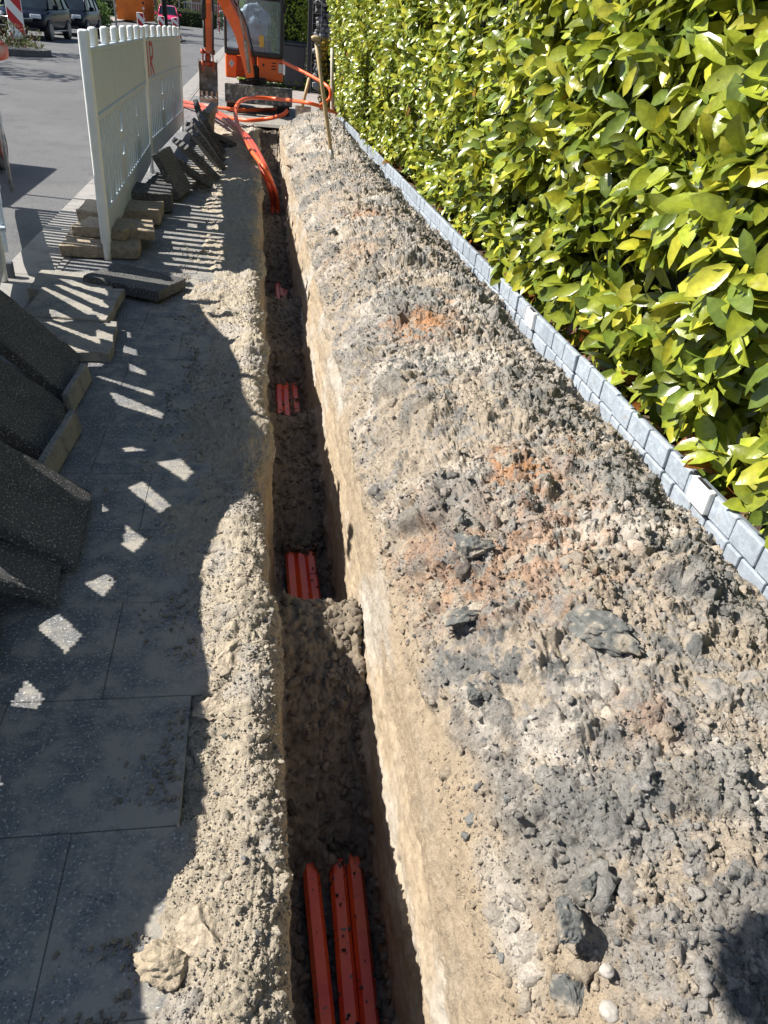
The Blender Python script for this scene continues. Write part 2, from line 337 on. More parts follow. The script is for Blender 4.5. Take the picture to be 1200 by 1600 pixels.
wc = mixc(np.tile(wlc, (len(P), 1)), np.tile(lgt*.88, (len(P), 1)), sstep(-.1, .5, fbm(P*np.array([1, .4, 1]), 7, 4, 77)))
wc = mixc(wc, np.tile(tan*.8, (len(P), 1)), sstep(.15, .6, fbm(P*np.array([1, 1, 2]), 9, 4, 78))*.6)
wt = np.clip(sstep(6.2, 7.0, Z_)*sstep(9.4, 8.8, Z_)+sstep(13.0, 13.6, Z_)*sstep(zend+.6, zend-.6, Z_), 0, 1)
C = mixc(C, wc, wt)
sc_ = mixc(np.tile(snd, (len(P), 1)), np.tile(gry*1.25, (len(P), 1)), sstep(-.1, .5, n2+n3*.4+tint*.4)*.75)
C = mixc(C, sc_, sstep(.4, 1.2, Z_)*sstep(7.0, 6.4, Z_))
C = mixc(C, np.tile(c3(.13, .105, .08), (len(P), 1)), floor_*.75)        # darker earth on the trench floor
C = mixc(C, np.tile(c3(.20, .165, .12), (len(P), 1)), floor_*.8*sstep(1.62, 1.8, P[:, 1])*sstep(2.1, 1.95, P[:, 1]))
C = C*(1+.20*n4+.18*fbm(P, 110, 2, 79))[:, None]; C = np.clip(C, .01, .8)
idx = np.arange(nr*nc).reshape(nr, nc)
GP = P2.reshape(nr, nc, 3); GC = C.reshape(nr, nc, 3)
def sub(name, a, b, m):
    b = min(b+1, nc); g = GP[:, a:b]; r, c = g.shape[:2]; id_ = np.arange(r*c).reshape(r, c)
    F = np.stack([id_[:-1, :-1], id_[:-1, 1:], id_[1:, 1:], id_[1:, :-1]], -1).reshape(-1, 4)
    o = npmesh(name, g.reshape(-1, 3), F, m, smooth=False, colors=GC[:, a:b].reshape(-1, 3)); return tag(o, kind='structure')
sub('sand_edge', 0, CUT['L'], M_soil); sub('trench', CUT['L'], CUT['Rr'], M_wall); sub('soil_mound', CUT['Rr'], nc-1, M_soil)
GN = grid_normals(GP)
# ---- loose clods and crumbs
def ico(sub_):
    bm = bmesh.new(); bmesh.ops.create_icosphere(bm, subdivisions=sub_, radius=1); bm.verts.ensure_lookup_table()
    V = np.array([v.co[:] for v in bm.verts]); F = np.array([[v.index for v in f.verts] for f in bm.faces]); bm.free(); return V, F
ICO2, ICO3 = ico(2), ico(3)
def rock(seed, V, flat=.6, jag=.35):
    """faceted lump: the sphere cut by random planes, then roughened"""
    r = np.random.default_rng(seed); W_ = V.copy()
    for _ in range(13):
        n_ = r.normal(size=3); n_ /= np.linalg.norm(n_); d_ = r.uniform(.42, .85); s_ = W_@n_; W_ -= np.clip(s_-d_, 0, None)[:, None]*n_
    W_ *= (1+jag*.35*vnoise(V*2.3+seed % 97, 5))[:, None]*np.array([r.uniform(.8, 1.25), r.uniform(.7, 1.1), r.uniform(.45, .8)*flat/.6])
    W_ *= (1+.10*vnoise(V*6+seed % 31, 6))[:, None]
    fz = facets(V*3.1+seed*1.37, seed)[3]; W_ *= (1+(.10 if len(V) > 1000 else .26)*fz)[:, None]
    return W_
ICO1 = ico(1); ROCKS1 = [rock(i+9, ICO1[0]) for i in range(24)]
ROCKS2 = [rock(i, ICO2[0]) for i in range(24)]; ROCKS3 = [rock(i+50, ICO3[0]) for i in range(16)]
def scatter(name, items, base, F, m):
    """items: list of (pos, radius, colour, seed) -> one mesh of separate lumps"""
    n = len(items); Pp = np.array([i[0] for i in items]); Rr = np.array([i[1] for i in items]); Cc = np.array([i[2] for i in items]); Sd = np.array([i[3] for i in items])
    r = np.random.default_rng(n); ax = r.normal(size=(n, 4)); ax[:, 1:3] *= .35; ax /= np.linalg.norm(ax, axis=1, keepdims=True); w, x, y, z = ax.T
    M = np.stack([1-2*(y*y+z*z), 2*(x*y-z*w), 2*(x*z+y*w), 2*(x*y+z*w), 1-2*(x*x+z*z), 2*(y*z-x*w), 2*(x*z-y*w), 2*(y*z+x*w), 1-2*(x*x+y*y)], 1).reshape(n, 3, 3)
    B = np.array(base)[Sd % len(base)]; k = B.shape[1]
    V = np.einsum('nij,nkj->nki', M, B)*Rr[:, None, None]+Pp[:, None, :]
    Fa = (F[None]+(np.arange(n)*k)[:, None, None]).reshape(-1, 3); cc = np.repeat(Cc, k, axis=0)*r.uniform(.86, 1.14, (n*k, 1))
    return tag(npmesh(name, V.reshape(-1, 3), Fa, m, smooth=False, colors=np.clip(cc, .01, .8)), kind='stuff')
def sample(n, zlo, zhi, rlo, rhi, pw, sink=.25, clump=-.12):
    cs = np.where((ZONE >= zlo) & (ZONE <= zhi))[0]
    w = (1/(1+.9*YR))**.6*np.gradient(YR)/np.gradient(YR).min(); w /= w.sum()
    rows = RNG.choice(nr, n, p=w); cc = RNG.choice(cs, n); p = GP[rows, cc]; cl = fbm(p, 2.6, 3, 91)
    keep = ~((cl < clump) & (RNG.random(n) < .75)); rows, cc, p = rows[keep], cc[keep], p[keep]; n = len(rows)
    r = rlo*(rhi/rlo)**(RNG.random(n)**pw); c = GC[rows, cc]*RNG.uniform(.72, 1.25, (n, 1)); c = c.mean(1, keepdims=True)*.12+c*.88
    dk = (RNG.random(n) < .06) & (r < .02); c[dk] = drk*RNG.uniform(1.0, 1.7, (dk.sum(), 1)); p = p+GN[rows, cc]*(r*sink)[:, None]; sd = RNG.integers(0, 1000000, n)
    return [(p[i], r[i], c[i], int(sd[i])) for i in range(n)]
scatter('loose_crumbs', sample(9000, 16.6, 24.2, .005, .016, 1.8, .1, .0), ROCKS2, ICO2[1], M_soil)
scatter('soil_crumble', sample(90000, 16.4, 24.4, .0018, .0065, 1.4, .2), ROCKS1, ICO1[1], M_soil)
scatter('sand_crumble', sample(32000, 1.9, 6.6, .0016, .0055, 1.4, .3), ROCKS1, ICO1[1], M_soil)
scatter('soil_clods', sample(2600, 17.0, 24.2, .012, .042, 1.9, -.25, .02), ROCKS3, ICO3[1], M_soil)
scatter('sand_crumbs', sample(5000, 1.9, 6.0, .0022, .011, 2.0, .3)+sample(420, 2.2, 5.9, .009, .032, 1.9, -.35), ROCKS2, ICO2[1], M_soil)
scatter('trench_clods', sample(6500, 9.2, 13.3, .003, .026, 1.6, .1, -.3), ROCKS2, ICO2[1], M_soil)
# crumbs spilled over the paving slabs beside the trench
it = []
for _ in range(5200):
    y = .45+5.5*RNG.random()**1.3; e = float(interp(y, XS)); x = e+.03-abs(RNG.normal())*.075
    if x > -.17 and 1.0 < y < 1.4: continue
    if fbm(np.array([[x, y, 0]]), 7, 2, 95)[0] < -.05: continue
    r = .0015*(6**(RNG.random()**2.2)); it.append((np.array([x, y, r*.3]), r, snd*RNG.uniform(.5, 1.0), int(RNG.integers(1e6))))
scatter('spilled_grit', it, ROCKS2, ICO2[1], M_soil)
it = []                                        # crumbs that fell on the ducts
for (ya, yb) in ((.5, 1.32), (2.3, 2.9), (3.95, 4.9)):
    for _ in range(90 if ya < 1 else 60):
        u = RNG.random()**2.0; y = yb-(yb-ya)*u if RNG.random() < .7 else ya+(yb-ya)*u; it.append((np.array([RNG.uniform(.13, .31), y, -.592+RNG.uniform(-.004, .004)]), .002*(6**(RNG.random()**1.6)), c3(.10, .085, .07)*RNG.uniform(.7, 1.6), int(RNG.integers(1e6))))
for yb in (1.29, 2.36, 2.82, 4.0, 4.85):
    for _ in range(60): it.append((np.array([RNG.uniform(.12, .33), yb+RNG.normal()*.02, -.59+RNG.uniform(-.01, .02)]), .008*(3.2**RNG.random()), c3(.12, .10, .08)*RNG.uniform(.7, 1.6), int(RNG.integers(1e6))))
scatter('crumbs_on_ducts', it, ROCKS2, ICO2[1], M_soil)
# ------------------------------------------------------------------ flat setting
def sheet(name, rects, z, m, kind='structure', th=None):
    b = MB()
    for (x0, x1, y0, y1) in rects:
        nx = max(1, int((x1-x0)/20)); ny = 1
        b.quad([(x0, y0, z), (x1, y0, z), (x1, y1, z), (x0, y1, z)])
    o = b.build(name, m); return tag(o, kind=kind)
M_earth = mat('bare_earth', (.16, .13, .10), .95, noise=(8, .3), bump=(40, 1, .01))
sheet('ground', [(-400, -1.2, -60, 700), (1.75, 400, -60, 700), (-1.2, 1.75, -60, .22), (-1.2, 1.75, 13.58, 700)], -.06, M_earth)
M_asph = mat('asphalt', (.108, .109, .112), .85, spec=.35, mottle=[(.5, (.14, .138, .135), .45, .7), (2.2, (.085, .085, .09), .5, .7), (120, (.24, .24, .235), .56, .64), (100, (.045, .045, .047), .56, .66)], bump=(170, .8, .004))
sheet('road', [(-10.6, -1.60, -40, 160)], -.018, M_asph)
M_band = mat('gutter_concrete', (.27, .255, .235), .85, mottle=[(200, (.38, .37, .35), .6, .7), (4, (.19, .18, .17), .5, .65)], bump=(150, .6, .003))
b = MB(); y = -3.0
while y < 60: b.box((-1.445, y+.495, -.036), (.306, .99, .06), bev=.004); y += 1.0
tag(b.build('gutter', M_band), kind='structure')
# kerb between gutter and pavement
b = MB(); y = -3.0
while y < 60: b.box((-1.262, y+.497, -.04), (.05, .992, .084), bev=.006); y += 1.0
tag(b.build('kerb', M_band), kind='structure')
# pavement: rough 45 x 37.5 cm slabs in running bond
b = MB(); rg = random.Random(3); k0 = -6
for k in range(k0, 34):
    y0 = 1.013+.378*k; off = -.17 if k % 2 == 0 else .055
    j = 0
    while True:
        x1 = off-.45*j; x0 = x1-.4485; j += 1
        if x1 < -1.23: break
        x1 = min(x1, -.035); x0 = max(x0, -1.232)
        if x1-x0 < .03: continue
        t = rg.uniform(-.002, .001)
        b.box(((x0+x1)/2, y0+.187, -.03+t), (x1-x0, .3765, .06), rot=(rg.uniform(-.003, .003), rg.uniform(-.003, .003), 0), bev=.002)
for k in range(34, 44):
    y0 = 1.013+.378*k; j = 0; off = 1.42+(0 if k % 2 else .2)
    while True:
        x1 = off-.45*j; x0 = x1-.446; j += 1
        if x1 < -1.23: break
        x0 = max(x0, -1.232); x1 = min(x1, 1.42)
        if x1-x0 < .03: continue
        b.box(((x0+x1)/2, y0+.187, -.03), (x1-x0, .374, .06), bev=.004)
tag(b.build('pavement', M_slab), kind='structure')
M_joint = mat('joint_sand', (.14, .13, .115), .95, noise=(90, .4), bump=(120, 1, .004))
sheet('pavement_joints', [(-1.235, -.19, -1.2, 13.5), (-1.235, 1.42, 13.5, 17.6)], -.0038, M_joint)
M_pink = mat('far_paving', (.30, .26, .235), .9, noise=(3, .12), mottle=(5, (.2, .19, .18), .5, .65), bump=(60, .5, .004))
sheet('far_pavement', [(-1.232, 3.6, 17.65, 70)], -.004, M_pink)
sheet('verge', [(-30, -10.95, 10, 160)], .06, mat('verge_grass', (.06, .10, .025), .95, noise=(2, .4), bump=(30, 1, .05)))
b = MB(); b.box((-10.77, 65, .03), (.34, 190, .12), bev=.01); tag(b.build('far_kerb', M_band), kind='structure')
sheet('far_footpath', [(-13.2, -10.94, 10, 160)], .075, M_pink)
# planting bed behind the palisade edging
b = MB(); ys = np.linspace(.1, 15.5, 90)
V, F = [], []
for j in range(14):
    for i, y in enumerate(ys):
        x = xp(y)+.035+j*.13; V.append((x, y, .10+.02*math.sin(i*1.7+j)+.012*rg.uniform(-1, 1)))
n_ = len(ys)
for j in range(13):
    for i in range(n_-1): a = j*n_+i; F.append((a, a+n_, a+n_+1, a+1))
o = npmesh('planting_bed', V, F, mat('bed_soil', (.07, .05, .035), .95, noise=(30, .4), mottle=(25, (.15, .09, .045), .5, .6), bump=(60, 1, .02)), smooth=True); tag(o, kind='structure')
# dry leaves under the hedge
def leaf_batch(name, pos, nrm, up, ln, wd, mat_, parent=None, cols=None, fold=.25, curl=.25):
    """all leaves as one mesh: 4 stations along the midrib, folded and curled"""
    n = len(pos); nrm = nrm/np.linalg.norm(nrm, axis=1, keepdims=True)
    t = up-(up*nrm).sum(1)[:, None]*nrm; t /= np.linalg.norm(t, axis=1, keepdims=True)+1e-9; s = np.cross(t, nrm)
    st = [(0, 0), (.22, .58), (.52, 1.0), (.82, .74), (1, .0)]
    V = []
    for (u, w) in st:
        base = pos+t*(u*ln)[:, None]-nrm*((u**2)*curl*ln)[:, None]
        if w == 0: V.append(base[:, None, :])
        else:
            a = base+s*(w*wd/2)[:, None]+nrm*(w*wd*fold/2)[:, None]; c = base-s*(w*wd/2)[:, None]+nrm*(w*wd*fold/2)[:, None]
            V.append(np.stack([a, base, c], 1))
    V = np.concatenate(V, 1)                 # n x 11 x 3 : 0 | 1 2 3 | 4 5 6 | 7 8 9 | 10
    T = [(0, 2, 1), (0, 3, 2), (1, 2, 5), (1, 5, 4), (2, 3, 6), (2, 6, 5), (4, 5, 8), (4, 8, 7), (5, 6, 9), (5, 9, 8), (7, 8, 10), (8, 9, 10)]
    F = (np.arange(n)[:, None, None]*11+np.array(T)[None]).reshape(-1, 3)
    C = np.repeat(cols, 11, axis=0) if cols is not None else None
    if C is not None: C = C.reshape(n, 11, -1).copy(); C[:, [2, 5, 8], :] *= np.array([1.18, 1.12, 1.0]); C = C.reshape(n*11, -1)
    return npmesh(name, V.reshape(-1, 3), F, mat_, parent, smooth=True, colors=C)
def leaf_mat(name, rough=.28, trans=.35, spec=.5):
    m = bpy.data.materials.new(name); m.use_nodes = True; n = m.node_tree.nodes; L = m.node_tree.links
    b = n['Principled BSDF']; b.inputs['Roughness'].default_value = rough; b.inputs['Specular IOR Level'].default_value = spec
    a = n.new('ShaderNodeVertexColor'); a.layer_name = 'Col'
    tc = n.new('ShaderNodeTexCoord'); t = n.new('ShaderNodeTexNoise'); t.inputs['Scale'].default_value = 45; t.inputs['Detail'].default_value = 3; L.new(tc.outputs['Object'], t.inputs['Vector'])
    mr = n.new('ShaderNodeMapRange'); mr.inputs[1].default_value = .3; mr.inputs[2].default_value = .7; mr.inputs[3].default_value = .8; mr.inputs[4].default_value = 1.2; L.new(t.outputs[0], mr.inputs[0])
    mx = n.new('ShaderNodeVectorMath'); mx.operation = 'SCALE'; L.new(a.outputs[0], mx.inputs[0]); L.new(mr.outputs[0], mx.inputs['Scale']); L.new(mx.outputs[0], b.inputs['Base Color'])
    bn = n.new('ShaderNodeBump'); bn.inputs['Strength'].default_value = .4; bn.inputs['Distance'].default_value = .004; L.new(t.outputs[0], bn.inputs['Height']); L.new(bn.outputs[0], b.inputs['Normal'])
    tr = n.new('ShaderNodeBsdfTranslucent'); L.new(mx.outputs[0], tr.inputs[0]); ms = n.new('ShaderNodeMixShader'); ms.inputs[0].default_value = trans
    L.new(b.outputs[0], ms.inputs[1]); L.new(tr.outputs[0], ms.inputs[2]); L.new(ms.outputs[0], n['Material Output'].inputs[0]); return m
M_leaf = leaf_mat('laurel_leaf', .27, .28, .6); M_leaf2 = leaf_mat('soft_leaf', .6, .3, .3)
M_twig = mat('hedge_twig', (.10, .075, .045), .8, noise=(40, .3)); M_core = mat('hedge_shade', (.014, .022, .008), 1, noise=(20, .5))  # near-black core colour stands in for shade inside the foliage
n_ = 450
yy = RNG.uniform(.5, 12, n_); pos = np.stack([xp(yy)+.06+RNG.random(n_)*.3, yy, .115+RNG.random(n_)*.02], 1)
nr_ = RNG.normal(size=(n_, 3))*.5+[0, 0, 1]
cc = np.array([[.30, .15, .06], [.22, .10, .05], [.34, .22, .10]])[RNG.integers(0, 3, n_)]
tag(leaf_batch('dry_leaves', pos, nr_, RNG.normal(size=(n_, 3)), RNG.uniform(.05, .09, n_), RNG.uniform(.02, .035, n_), M_leaf2, cols=cc), kind='stuff')
# ------------------------------------------------------------------ the laurel hedge
hedge = thing('laurel_hedge', (2.1, 7.5, .1), 'tall glossy yellow-green laurel hedge filling the right side behind the grey edging', 'hedge')
def local(V, o): return np.asarray(V)-np.array(o.location[:])
def hx(y, z):                                # face of the hedge
    base = xp(y)+.03+.13*np.exp(-((z-.1)/.2)**2)-.09*sstep(.3, 1.0, z)-.06*sstep(5, 14, y)*1.2
    Pn = np.stack([y*0, y, z], 1)
    return base+fbm(Pn, 1.1, 3, 101)*.10+fbm(Pn, 3.4, 2, 102)*.05
N1 = 58000
yy = .3+14.3*RNG.random(N1)**1.12; zz = .17+2.5*RNG.random(N1)**.95
depth = RNG.exponential(.075, N1); depth = np.minimum(depth, .35)
gap = fbm(np.stack([yy*0, yy, zz], 1), 4.5, 2, 103)
keep = ~((gap < -.17) & (depth < .17)); yy, zz, depth, gap = yy[keep], zz[keep], depth[keep], gap[keep]
N1 = len(yy)
pos = np.stack([hx(yy, zz)+depth-.02, yy, zz], 1)
grp = rnd3(np.floor(yy*9), np.floor(zz*9), np.zeros(N1), 5)*6.28
nm = RNG.normal(size=(N1, 3))*.55+np.stack([-.75+.0*yy, -.25+.35*np.cos(grp), .55+.35*np.sin(grp)], 1)
up = RNG.normal(size=(N1, 3))*.55+np.stack([-.45+0*yy, .35*np.sin(grp), .35+.4*np.cos(grp*1.7)], 1)
ln = RNG.triangular(.05, .10, .15, N1)*(1.30-.30*sstep(1.8, 6.5, yy))*(1-.15*sstep(3, 10, yy)); wd = ln*RNG.uniform(.40, .52, N1)
u = RNG.random(N1); base = np.array([.27, .32, .034])
cols = base[None]*RNG.uniform(.45, 1.25, N1)[:, None]
cols = np.where((u < .22)[:, None], np.array([.13, .185, .03])[None]*RNG.uniform(.7, 1.3, N1)[:, None], cols)
cols = np.where((u > .80)[:, None], np.array([.42, .42, .045])[None]*RNG.uniform(.7, 1.15, N1)[:, None], cols)
cols = np.where(((u > .994) & (yy > 3.5))[:, None], np.array([.42, .24, .04])[None]*RNG.uniform(.5, 1.1, N1)[:, None], cols)
low = sstep(.75, .2, zz)*RNG.random(N1)
cols = np.where((low > .86)[:, None], np.array([.30, .12, .03])[None]*RNG.uniform(.5, 1, N1)[:, None], cols)
leaf_batch('foliage', local(pos, hedge), nm, up, ln, wd, M_leaf, hedge, cols, .35, .28)
# end face of the hedge (towards the street end) and top
b = MB()
for i in range(420):
    y = .4+14*random.random()**1.2; z0 = .25+1.9*random.random(); x = float(hx(np.array([y]), np.array([z0]))[0])
    p = Vector((x+.30, y, z0)); q = Vector((x+.02+random.uniform(-.02, .05), y+random.uniform(-.12, .12), z0+random.uniform(.08, .3)))
    m_ = (p+q)/2+Vector((0, 0, -.03)); L_ = Vector(hedge.location)
    b.tube([p-L_, m_-L_, q-L_], [.006, .0045, .0025], 5)
tag(b.build('branches', M_twig, hedge, smooth=True), kind='stuff')
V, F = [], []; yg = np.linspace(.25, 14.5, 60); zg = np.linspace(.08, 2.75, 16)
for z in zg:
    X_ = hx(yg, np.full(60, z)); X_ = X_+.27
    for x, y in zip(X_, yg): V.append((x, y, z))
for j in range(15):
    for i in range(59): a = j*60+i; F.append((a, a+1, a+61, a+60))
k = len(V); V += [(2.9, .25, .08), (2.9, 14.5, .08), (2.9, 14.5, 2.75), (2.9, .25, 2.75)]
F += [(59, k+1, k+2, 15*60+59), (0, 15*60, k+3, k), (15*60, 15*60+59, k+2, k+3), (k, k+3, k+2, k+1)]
npmesh('shade_core', local(V, hedge), F, M_core, hedge)  # dark backing sheet painted as the shade behind the leaves
# ------------------------------------------------------------------ palisade edging: interlocking plastic panels moulded as two courses of stone
ed = thing('garden_edging', (1.6, 7, 0), 'pale blue-grey stone-look plastic edging running between hedge and soil mound', 'garden edging')
def edging_stone(b, y0, y1, z0, z1, rg):
    ym, zm = (y0+y1)/2, (z0+z1)/2; x = xp(ym); g = .004
    poly = [(y0+g, z0+g), (y1-g, z0+g), (y1-g, z1-g), (y0+g, z1-g)]
    ang = math.atan(-.019)
    L_ = ed.location; e = rg.uniform(-.002, .003)
    V_ = b.box((x-L_.x+e, ym-L_.y, zm-L_.z), (.026, y1-y0-2*g, z1-z0-2*g), rot=(rg.uniform(-.01, .01), rg.uniform(-.03, .03), -ang), bev=.006, segs=2)
rg = random.Random(5); y = .45; k = 0
while y < 14.4:
    L2 = rg.choice([.46, .5, .48]); b = MB(); n3_ = 3; w = L2/n3_
    for j in range(n3_): edging_stone(b, y+j*w, y+(j+1)*w, .125, .225, rg)
    q = [0, .3, .52, .82, 1.0]
    for a_, c_ in zip(q, q[1:]): edging_stone(b, y+a_*L2, y+c_*L2, .045, .125, rg)
    for a_, c_ in ((0, .45), (.45, 1)): edging_stone(b, y+a_*L2, y+c_*L2, -.04, .045, rg)
    o = b.build('edging_panel', M_pal, ed); o.location = (rg.uniform(-.005, .005), 0, rg.uniform(-.006, .005))
    y += L2+.002; k += 1
b = MB(); y0, y1 = .4, 14.4; b.bm.verts.index_update()
for i in range(28):
    a_, c_ = y0+i*.5, y0+(i+1)*.5; x = xp((a_+c_)/2)+.012
    b.box((x-ed.location.x, (a_+c_)/2-ed.location.y, .088), (.012, .5, .262), rot=(0, 0, .019))
b.build('backing_strip', mat('edging_joint', (.13, .15, .17), .7), ed)
for (px, py) in ((1140, 770), (835, 495)):
    c = at(px, py, .19); y = c[1]; b = MB(); x = xp(y)-.018
    b.box((x-ed.location.x, y-ed.location.y, .18), (.03, .13, .098), bev=.008, segs=2); o = b.build('white_clip', M_palw, ed); o['label'] = 'white end piece'
    b = MB(); b.box((x-.001-ed.location.x, y-ed.location.y, .2295), (.014, .085, .004)); b.build('slot', M_blk, o)
# ------------------------------------------------------------------ barriers
def barrier_geo(L, H, seed=0):
    """local frame: u along +X (length), z up, thickness along Y; returns builders"""
    rg = random.Random(seed); parts = []
    zt, z1, z2, z3, zb = H-.10, H*.655, H*.60, H*.235, H*.09
    b = MB(); b.box((L/2, 0, (zt+z1)/2), (L-.10, .022, zt-z1)); b.box((L/2, 0, zt-.008), (L-.08, .046, .03), bev=.006)
    b.box((L/2, 0, (z1+z2)/2+.02), (L-.08, .044, .045), bev=.008)
    parts.append(('upper_board', b, M_board))
    b = MB(); n = 22; w = (L-.16)/n
    for i in range(n):
        u = .08+w*(i+.5)
        if i in (7, 8, 15): continue
        b.box((u, 0, (z1+z3)/2), (w*.50, .030, z1-z3), bev=.006)
    for i in (7, 15):                                # solid column with two hand holes
        u0 = .08+w*i; W_ = w*(2 if i == 7 else 1); zz_ = [z3, z3+(z1-z3)*.33, z3+(z1-z3)*.52, z3+(z1-z3)*.62, z3+(z1-z3)*.86, z1]
        b.box((u0+W_*.15, .001, (z1+z3)/2), (W_*.3, .026, z1-z3)); b.box((u0+W_*.87, .001, (z1+z3)/2), (W_*.26, .026, z1-z3))
        for a_, c_ in ((0, 1), (2, 3), (4, 5)): b.box((u0+W_*.52, .001, (zz_[a_]+zz_[c_])/2), (W_*.44, .025, zz_[c_]-zz_[a_]))
    parts.append(('slat_grille', b, M_board))
    b = MB(); poly = [(0.05, zb+.08), (.10, zb+.015), (.35, zb), (L-.35, zb), (L-.10, zb+.015), (L-.05, zb+.08), (L-.05, z3), (.05, z3)]
    b.prism(poly, 1, -.012, .012); b.box((L/2, 0, z3-.012), (L-.10, .042, .026), bev=.006)
    parts.append(('lower_board', b, M_board))
    return parts, zt
def barrier_panel(p0, p1, z0, H, label, letters=False, z1_=None, group='white plastic barrier panels beside the road', seed=0, posts=(1, 1)):
    p0 = Vector((*p0, z0)); p1 = Vector((*p1, z0 if z1_ is None else z1_)); d = p1-p0; L = d.xy.length
    t = thing('barrier_panel', p0, label, 'barrier', group, rz=math.atan2(d.y, d.x)); t.rotation_euler[1] = -math.atan2(d.z, L)
    parts, zt = barrier_geo(L, H, seed)
    for nm, b, m in parts: b.build(nm, m, t)
    n = 6
    for i in range(n):
        u = .12+(L-.24)*(i+.5)/n; b = MB(); b.box((u, 0, zt+.055), (.105, .052, .11), bev=.02, segs=3); b.build('knob', M_white, t, smooth=False)
    for s, u in ((0, .03), (1, L-.03)):
        if not posts[s]: continue
        b = MB(); b.box((u, 0, H*.5+.055), (.062, .062, H-.11), bev=.016, segs=3); b.box((u, 0, .115), (.052, .052, .012), bev=.004); b.tube([(u, 0, -z0*.98), (u, 0, .14)], .024, 14)
        b.build('post', M_white, t)
    return t, L
B0, B1, B2 = (-1.0, 5.36), (-1.09, 8.78), (float(aty(277, 42, 12.2)[0]), 12.2)
bz = .0
t1, L1 = barrier_panel(B0, B1, .0, 1.335, 'near white barrier panel with slatted lower half standing on broken slabs', z1_=float(aty(225, 41, 8.78)[2])-1.335, seed=1)
t2, L2 = barrier_panel((B1[0]-.002, B1[1]+.02), B2, float(aty(226, 41, 8.8)[2])-1.3, 1.3, 'far white barrier panel with red lettering at its near edge', z1_=float(aty(277, 42, 12.2)[2])-1.3, seed=2)
def text_mesh(name, s, size, m, parent, loc, rot, ext=.001, sx_=1):
    c = bpy.data.curves.new(name, 'FONT'); c.body = s; c.size = size; c.extrude = ext; c.align_x = 'CENTER'; c.align_y = 'CENTER'
    o = bpy.data.objects.new(name+'_tmp', c); COL.objects.link(o); dg = bpy.context.evaluated_depsgraph_get()
    me = bpy.data.meshes.new_from_object(o.evaluated_get(dg)); COL.objects.unlink(o); bpy.data.objects.remove(o)
    q = bpy.data.objects.new(name, me); COL.objects.link(q); me.materials.append(m); q.parent = parent; q.location = loc; q.rotation_euler = rot; q.scale = (sx_, 1, 1); return q
b = MB()
def lett(u0, z0, pts, w=.030):
    for a_, c_ in zip(pts, pts[1:]):
        A = Vector((u0+a_[0], -.0125, z0+a_[1])); B = Vector((u0+c_[0], -.0125, z0+c_[1])); d = B-A; ang = math.atan2(d.z, d.x)
        b.box((A+B)/2, (d.length+w*.6, .003, w), rot=(0, -ang, 0))
lett(.24, .86, [(0, 0), (0, .30)], .045); lett(.42, .88, [(0, 0), (0, .28)], .045)
lett(.42, .88, [(0, .27), (.17, .265), (.23, .21), (.19, .15), (0, .125)], .038); lett(.42, .88, [(.02, .125), (.23, 0)], .038)
b.build('red_lettering', M_red, t2)
# unseen barrier on the left; outline and openings shaped to throw shade and light patches
C0, C1 = np.array([-1.52, 4.82]), np.array([-.86, 1.35]); C2 = np.array([-.70, .05])
def polyin(px, py, poly):
    r = np.zeros(len(px), bool); n = len(poly)
    for i in range(n):
        x1, y1 = poly[i]; x2, y2 = poly[(i+1) % n]
        c = ((y1 > py) != (y2 > py)) & (px < (x2-x1)*(py-y1)/(y2-y1+1e-12)+x1); r ^= c
    return r
PATCH = [([(188, 700), (205, 697), (236, 704), (190, 707)], 0), ([(240, 722), (285, 715), (306, 738), (290, 755)], 0), ([(195, 762), (222, 748), (272, 790), (250, 806)], 0),
    ([(134, 797), (160, 785), (175, 797), (136, 807)], 0), ([(194, 815), (232, 842), (210, 867), (186, 852)], 0), ([(125, 912), (170, 893), (185, 908), (160, 938)], 0),
    ([(5, 937), (62, 922), (134, 992), (104, 1028)], 0), ([(8, 1103), (40, 1053), (76, 1090), (44, 1141)], 0), ([(-20, 1200), (2, 1208), (12, 1222), (-10, 1262)], 0),
    ([(145, 588), (158, 587), (243, 612), (243, 621)], 0), ([(168, 613), (182, 613), (258, 645), (256, 656), (180, 632)], 0), ([(197, 568), (205, 567), (232, 581), (229, 588), (198, 578)], 0),
    ([(166, 533), (172, 531), (217, 547), (216, 557), (165, 544)], 0), ([(163, 508), (170, 508), (207, 520), (206, 529), (180, 525)], 0), ([(170, 493), (180, 490), (197, 502), (197, 506), (178, 502)], 0),
    ([(186, 475), (191, 472), (196, 486), (187, 487)], 0),
    ([(84, 421), (100, 421), (178, 443), (178, 453)], .05), ([(82, 434), (100, 434), (172, 461), (173, 470), (140, 462)], .05), ([(85, 452), (110, 456), (173, 478), (172, 488), (150, 482)], .05),
    ([(68, 458), (84, 459), (155, 490), (157, 499), (140, 498)], .05), ([(80, 490), (95, 491), (120, 503), (100, 508), (84, 503)], .05), ([(70, 507), (84, 506), (160, 531), (160, 541)], .05), ([(82, 533), (95, 536), (150, 553), (140, 556), (98, 556)], .05),
    ([(-12, 645), (-8, 660), (0, 690), (20, 672), (10, 664)], .28)]
SHADE = [(-200, 1700), (232, 1700), (214, 1560), (208, 1480), (235, 1420), (300, 1350), (312, 1230), (330, 1100), (310, 1000), (330, 900), (362, 830), (388, 800), (420, 770), (470, 700), (520, 640), (480, 600), (400, 560), (352, 530), (322, 497), (312, 478), (60, 420), (-200, 380)]
def shadow_pt(px, py, z): return at(px, py, z)
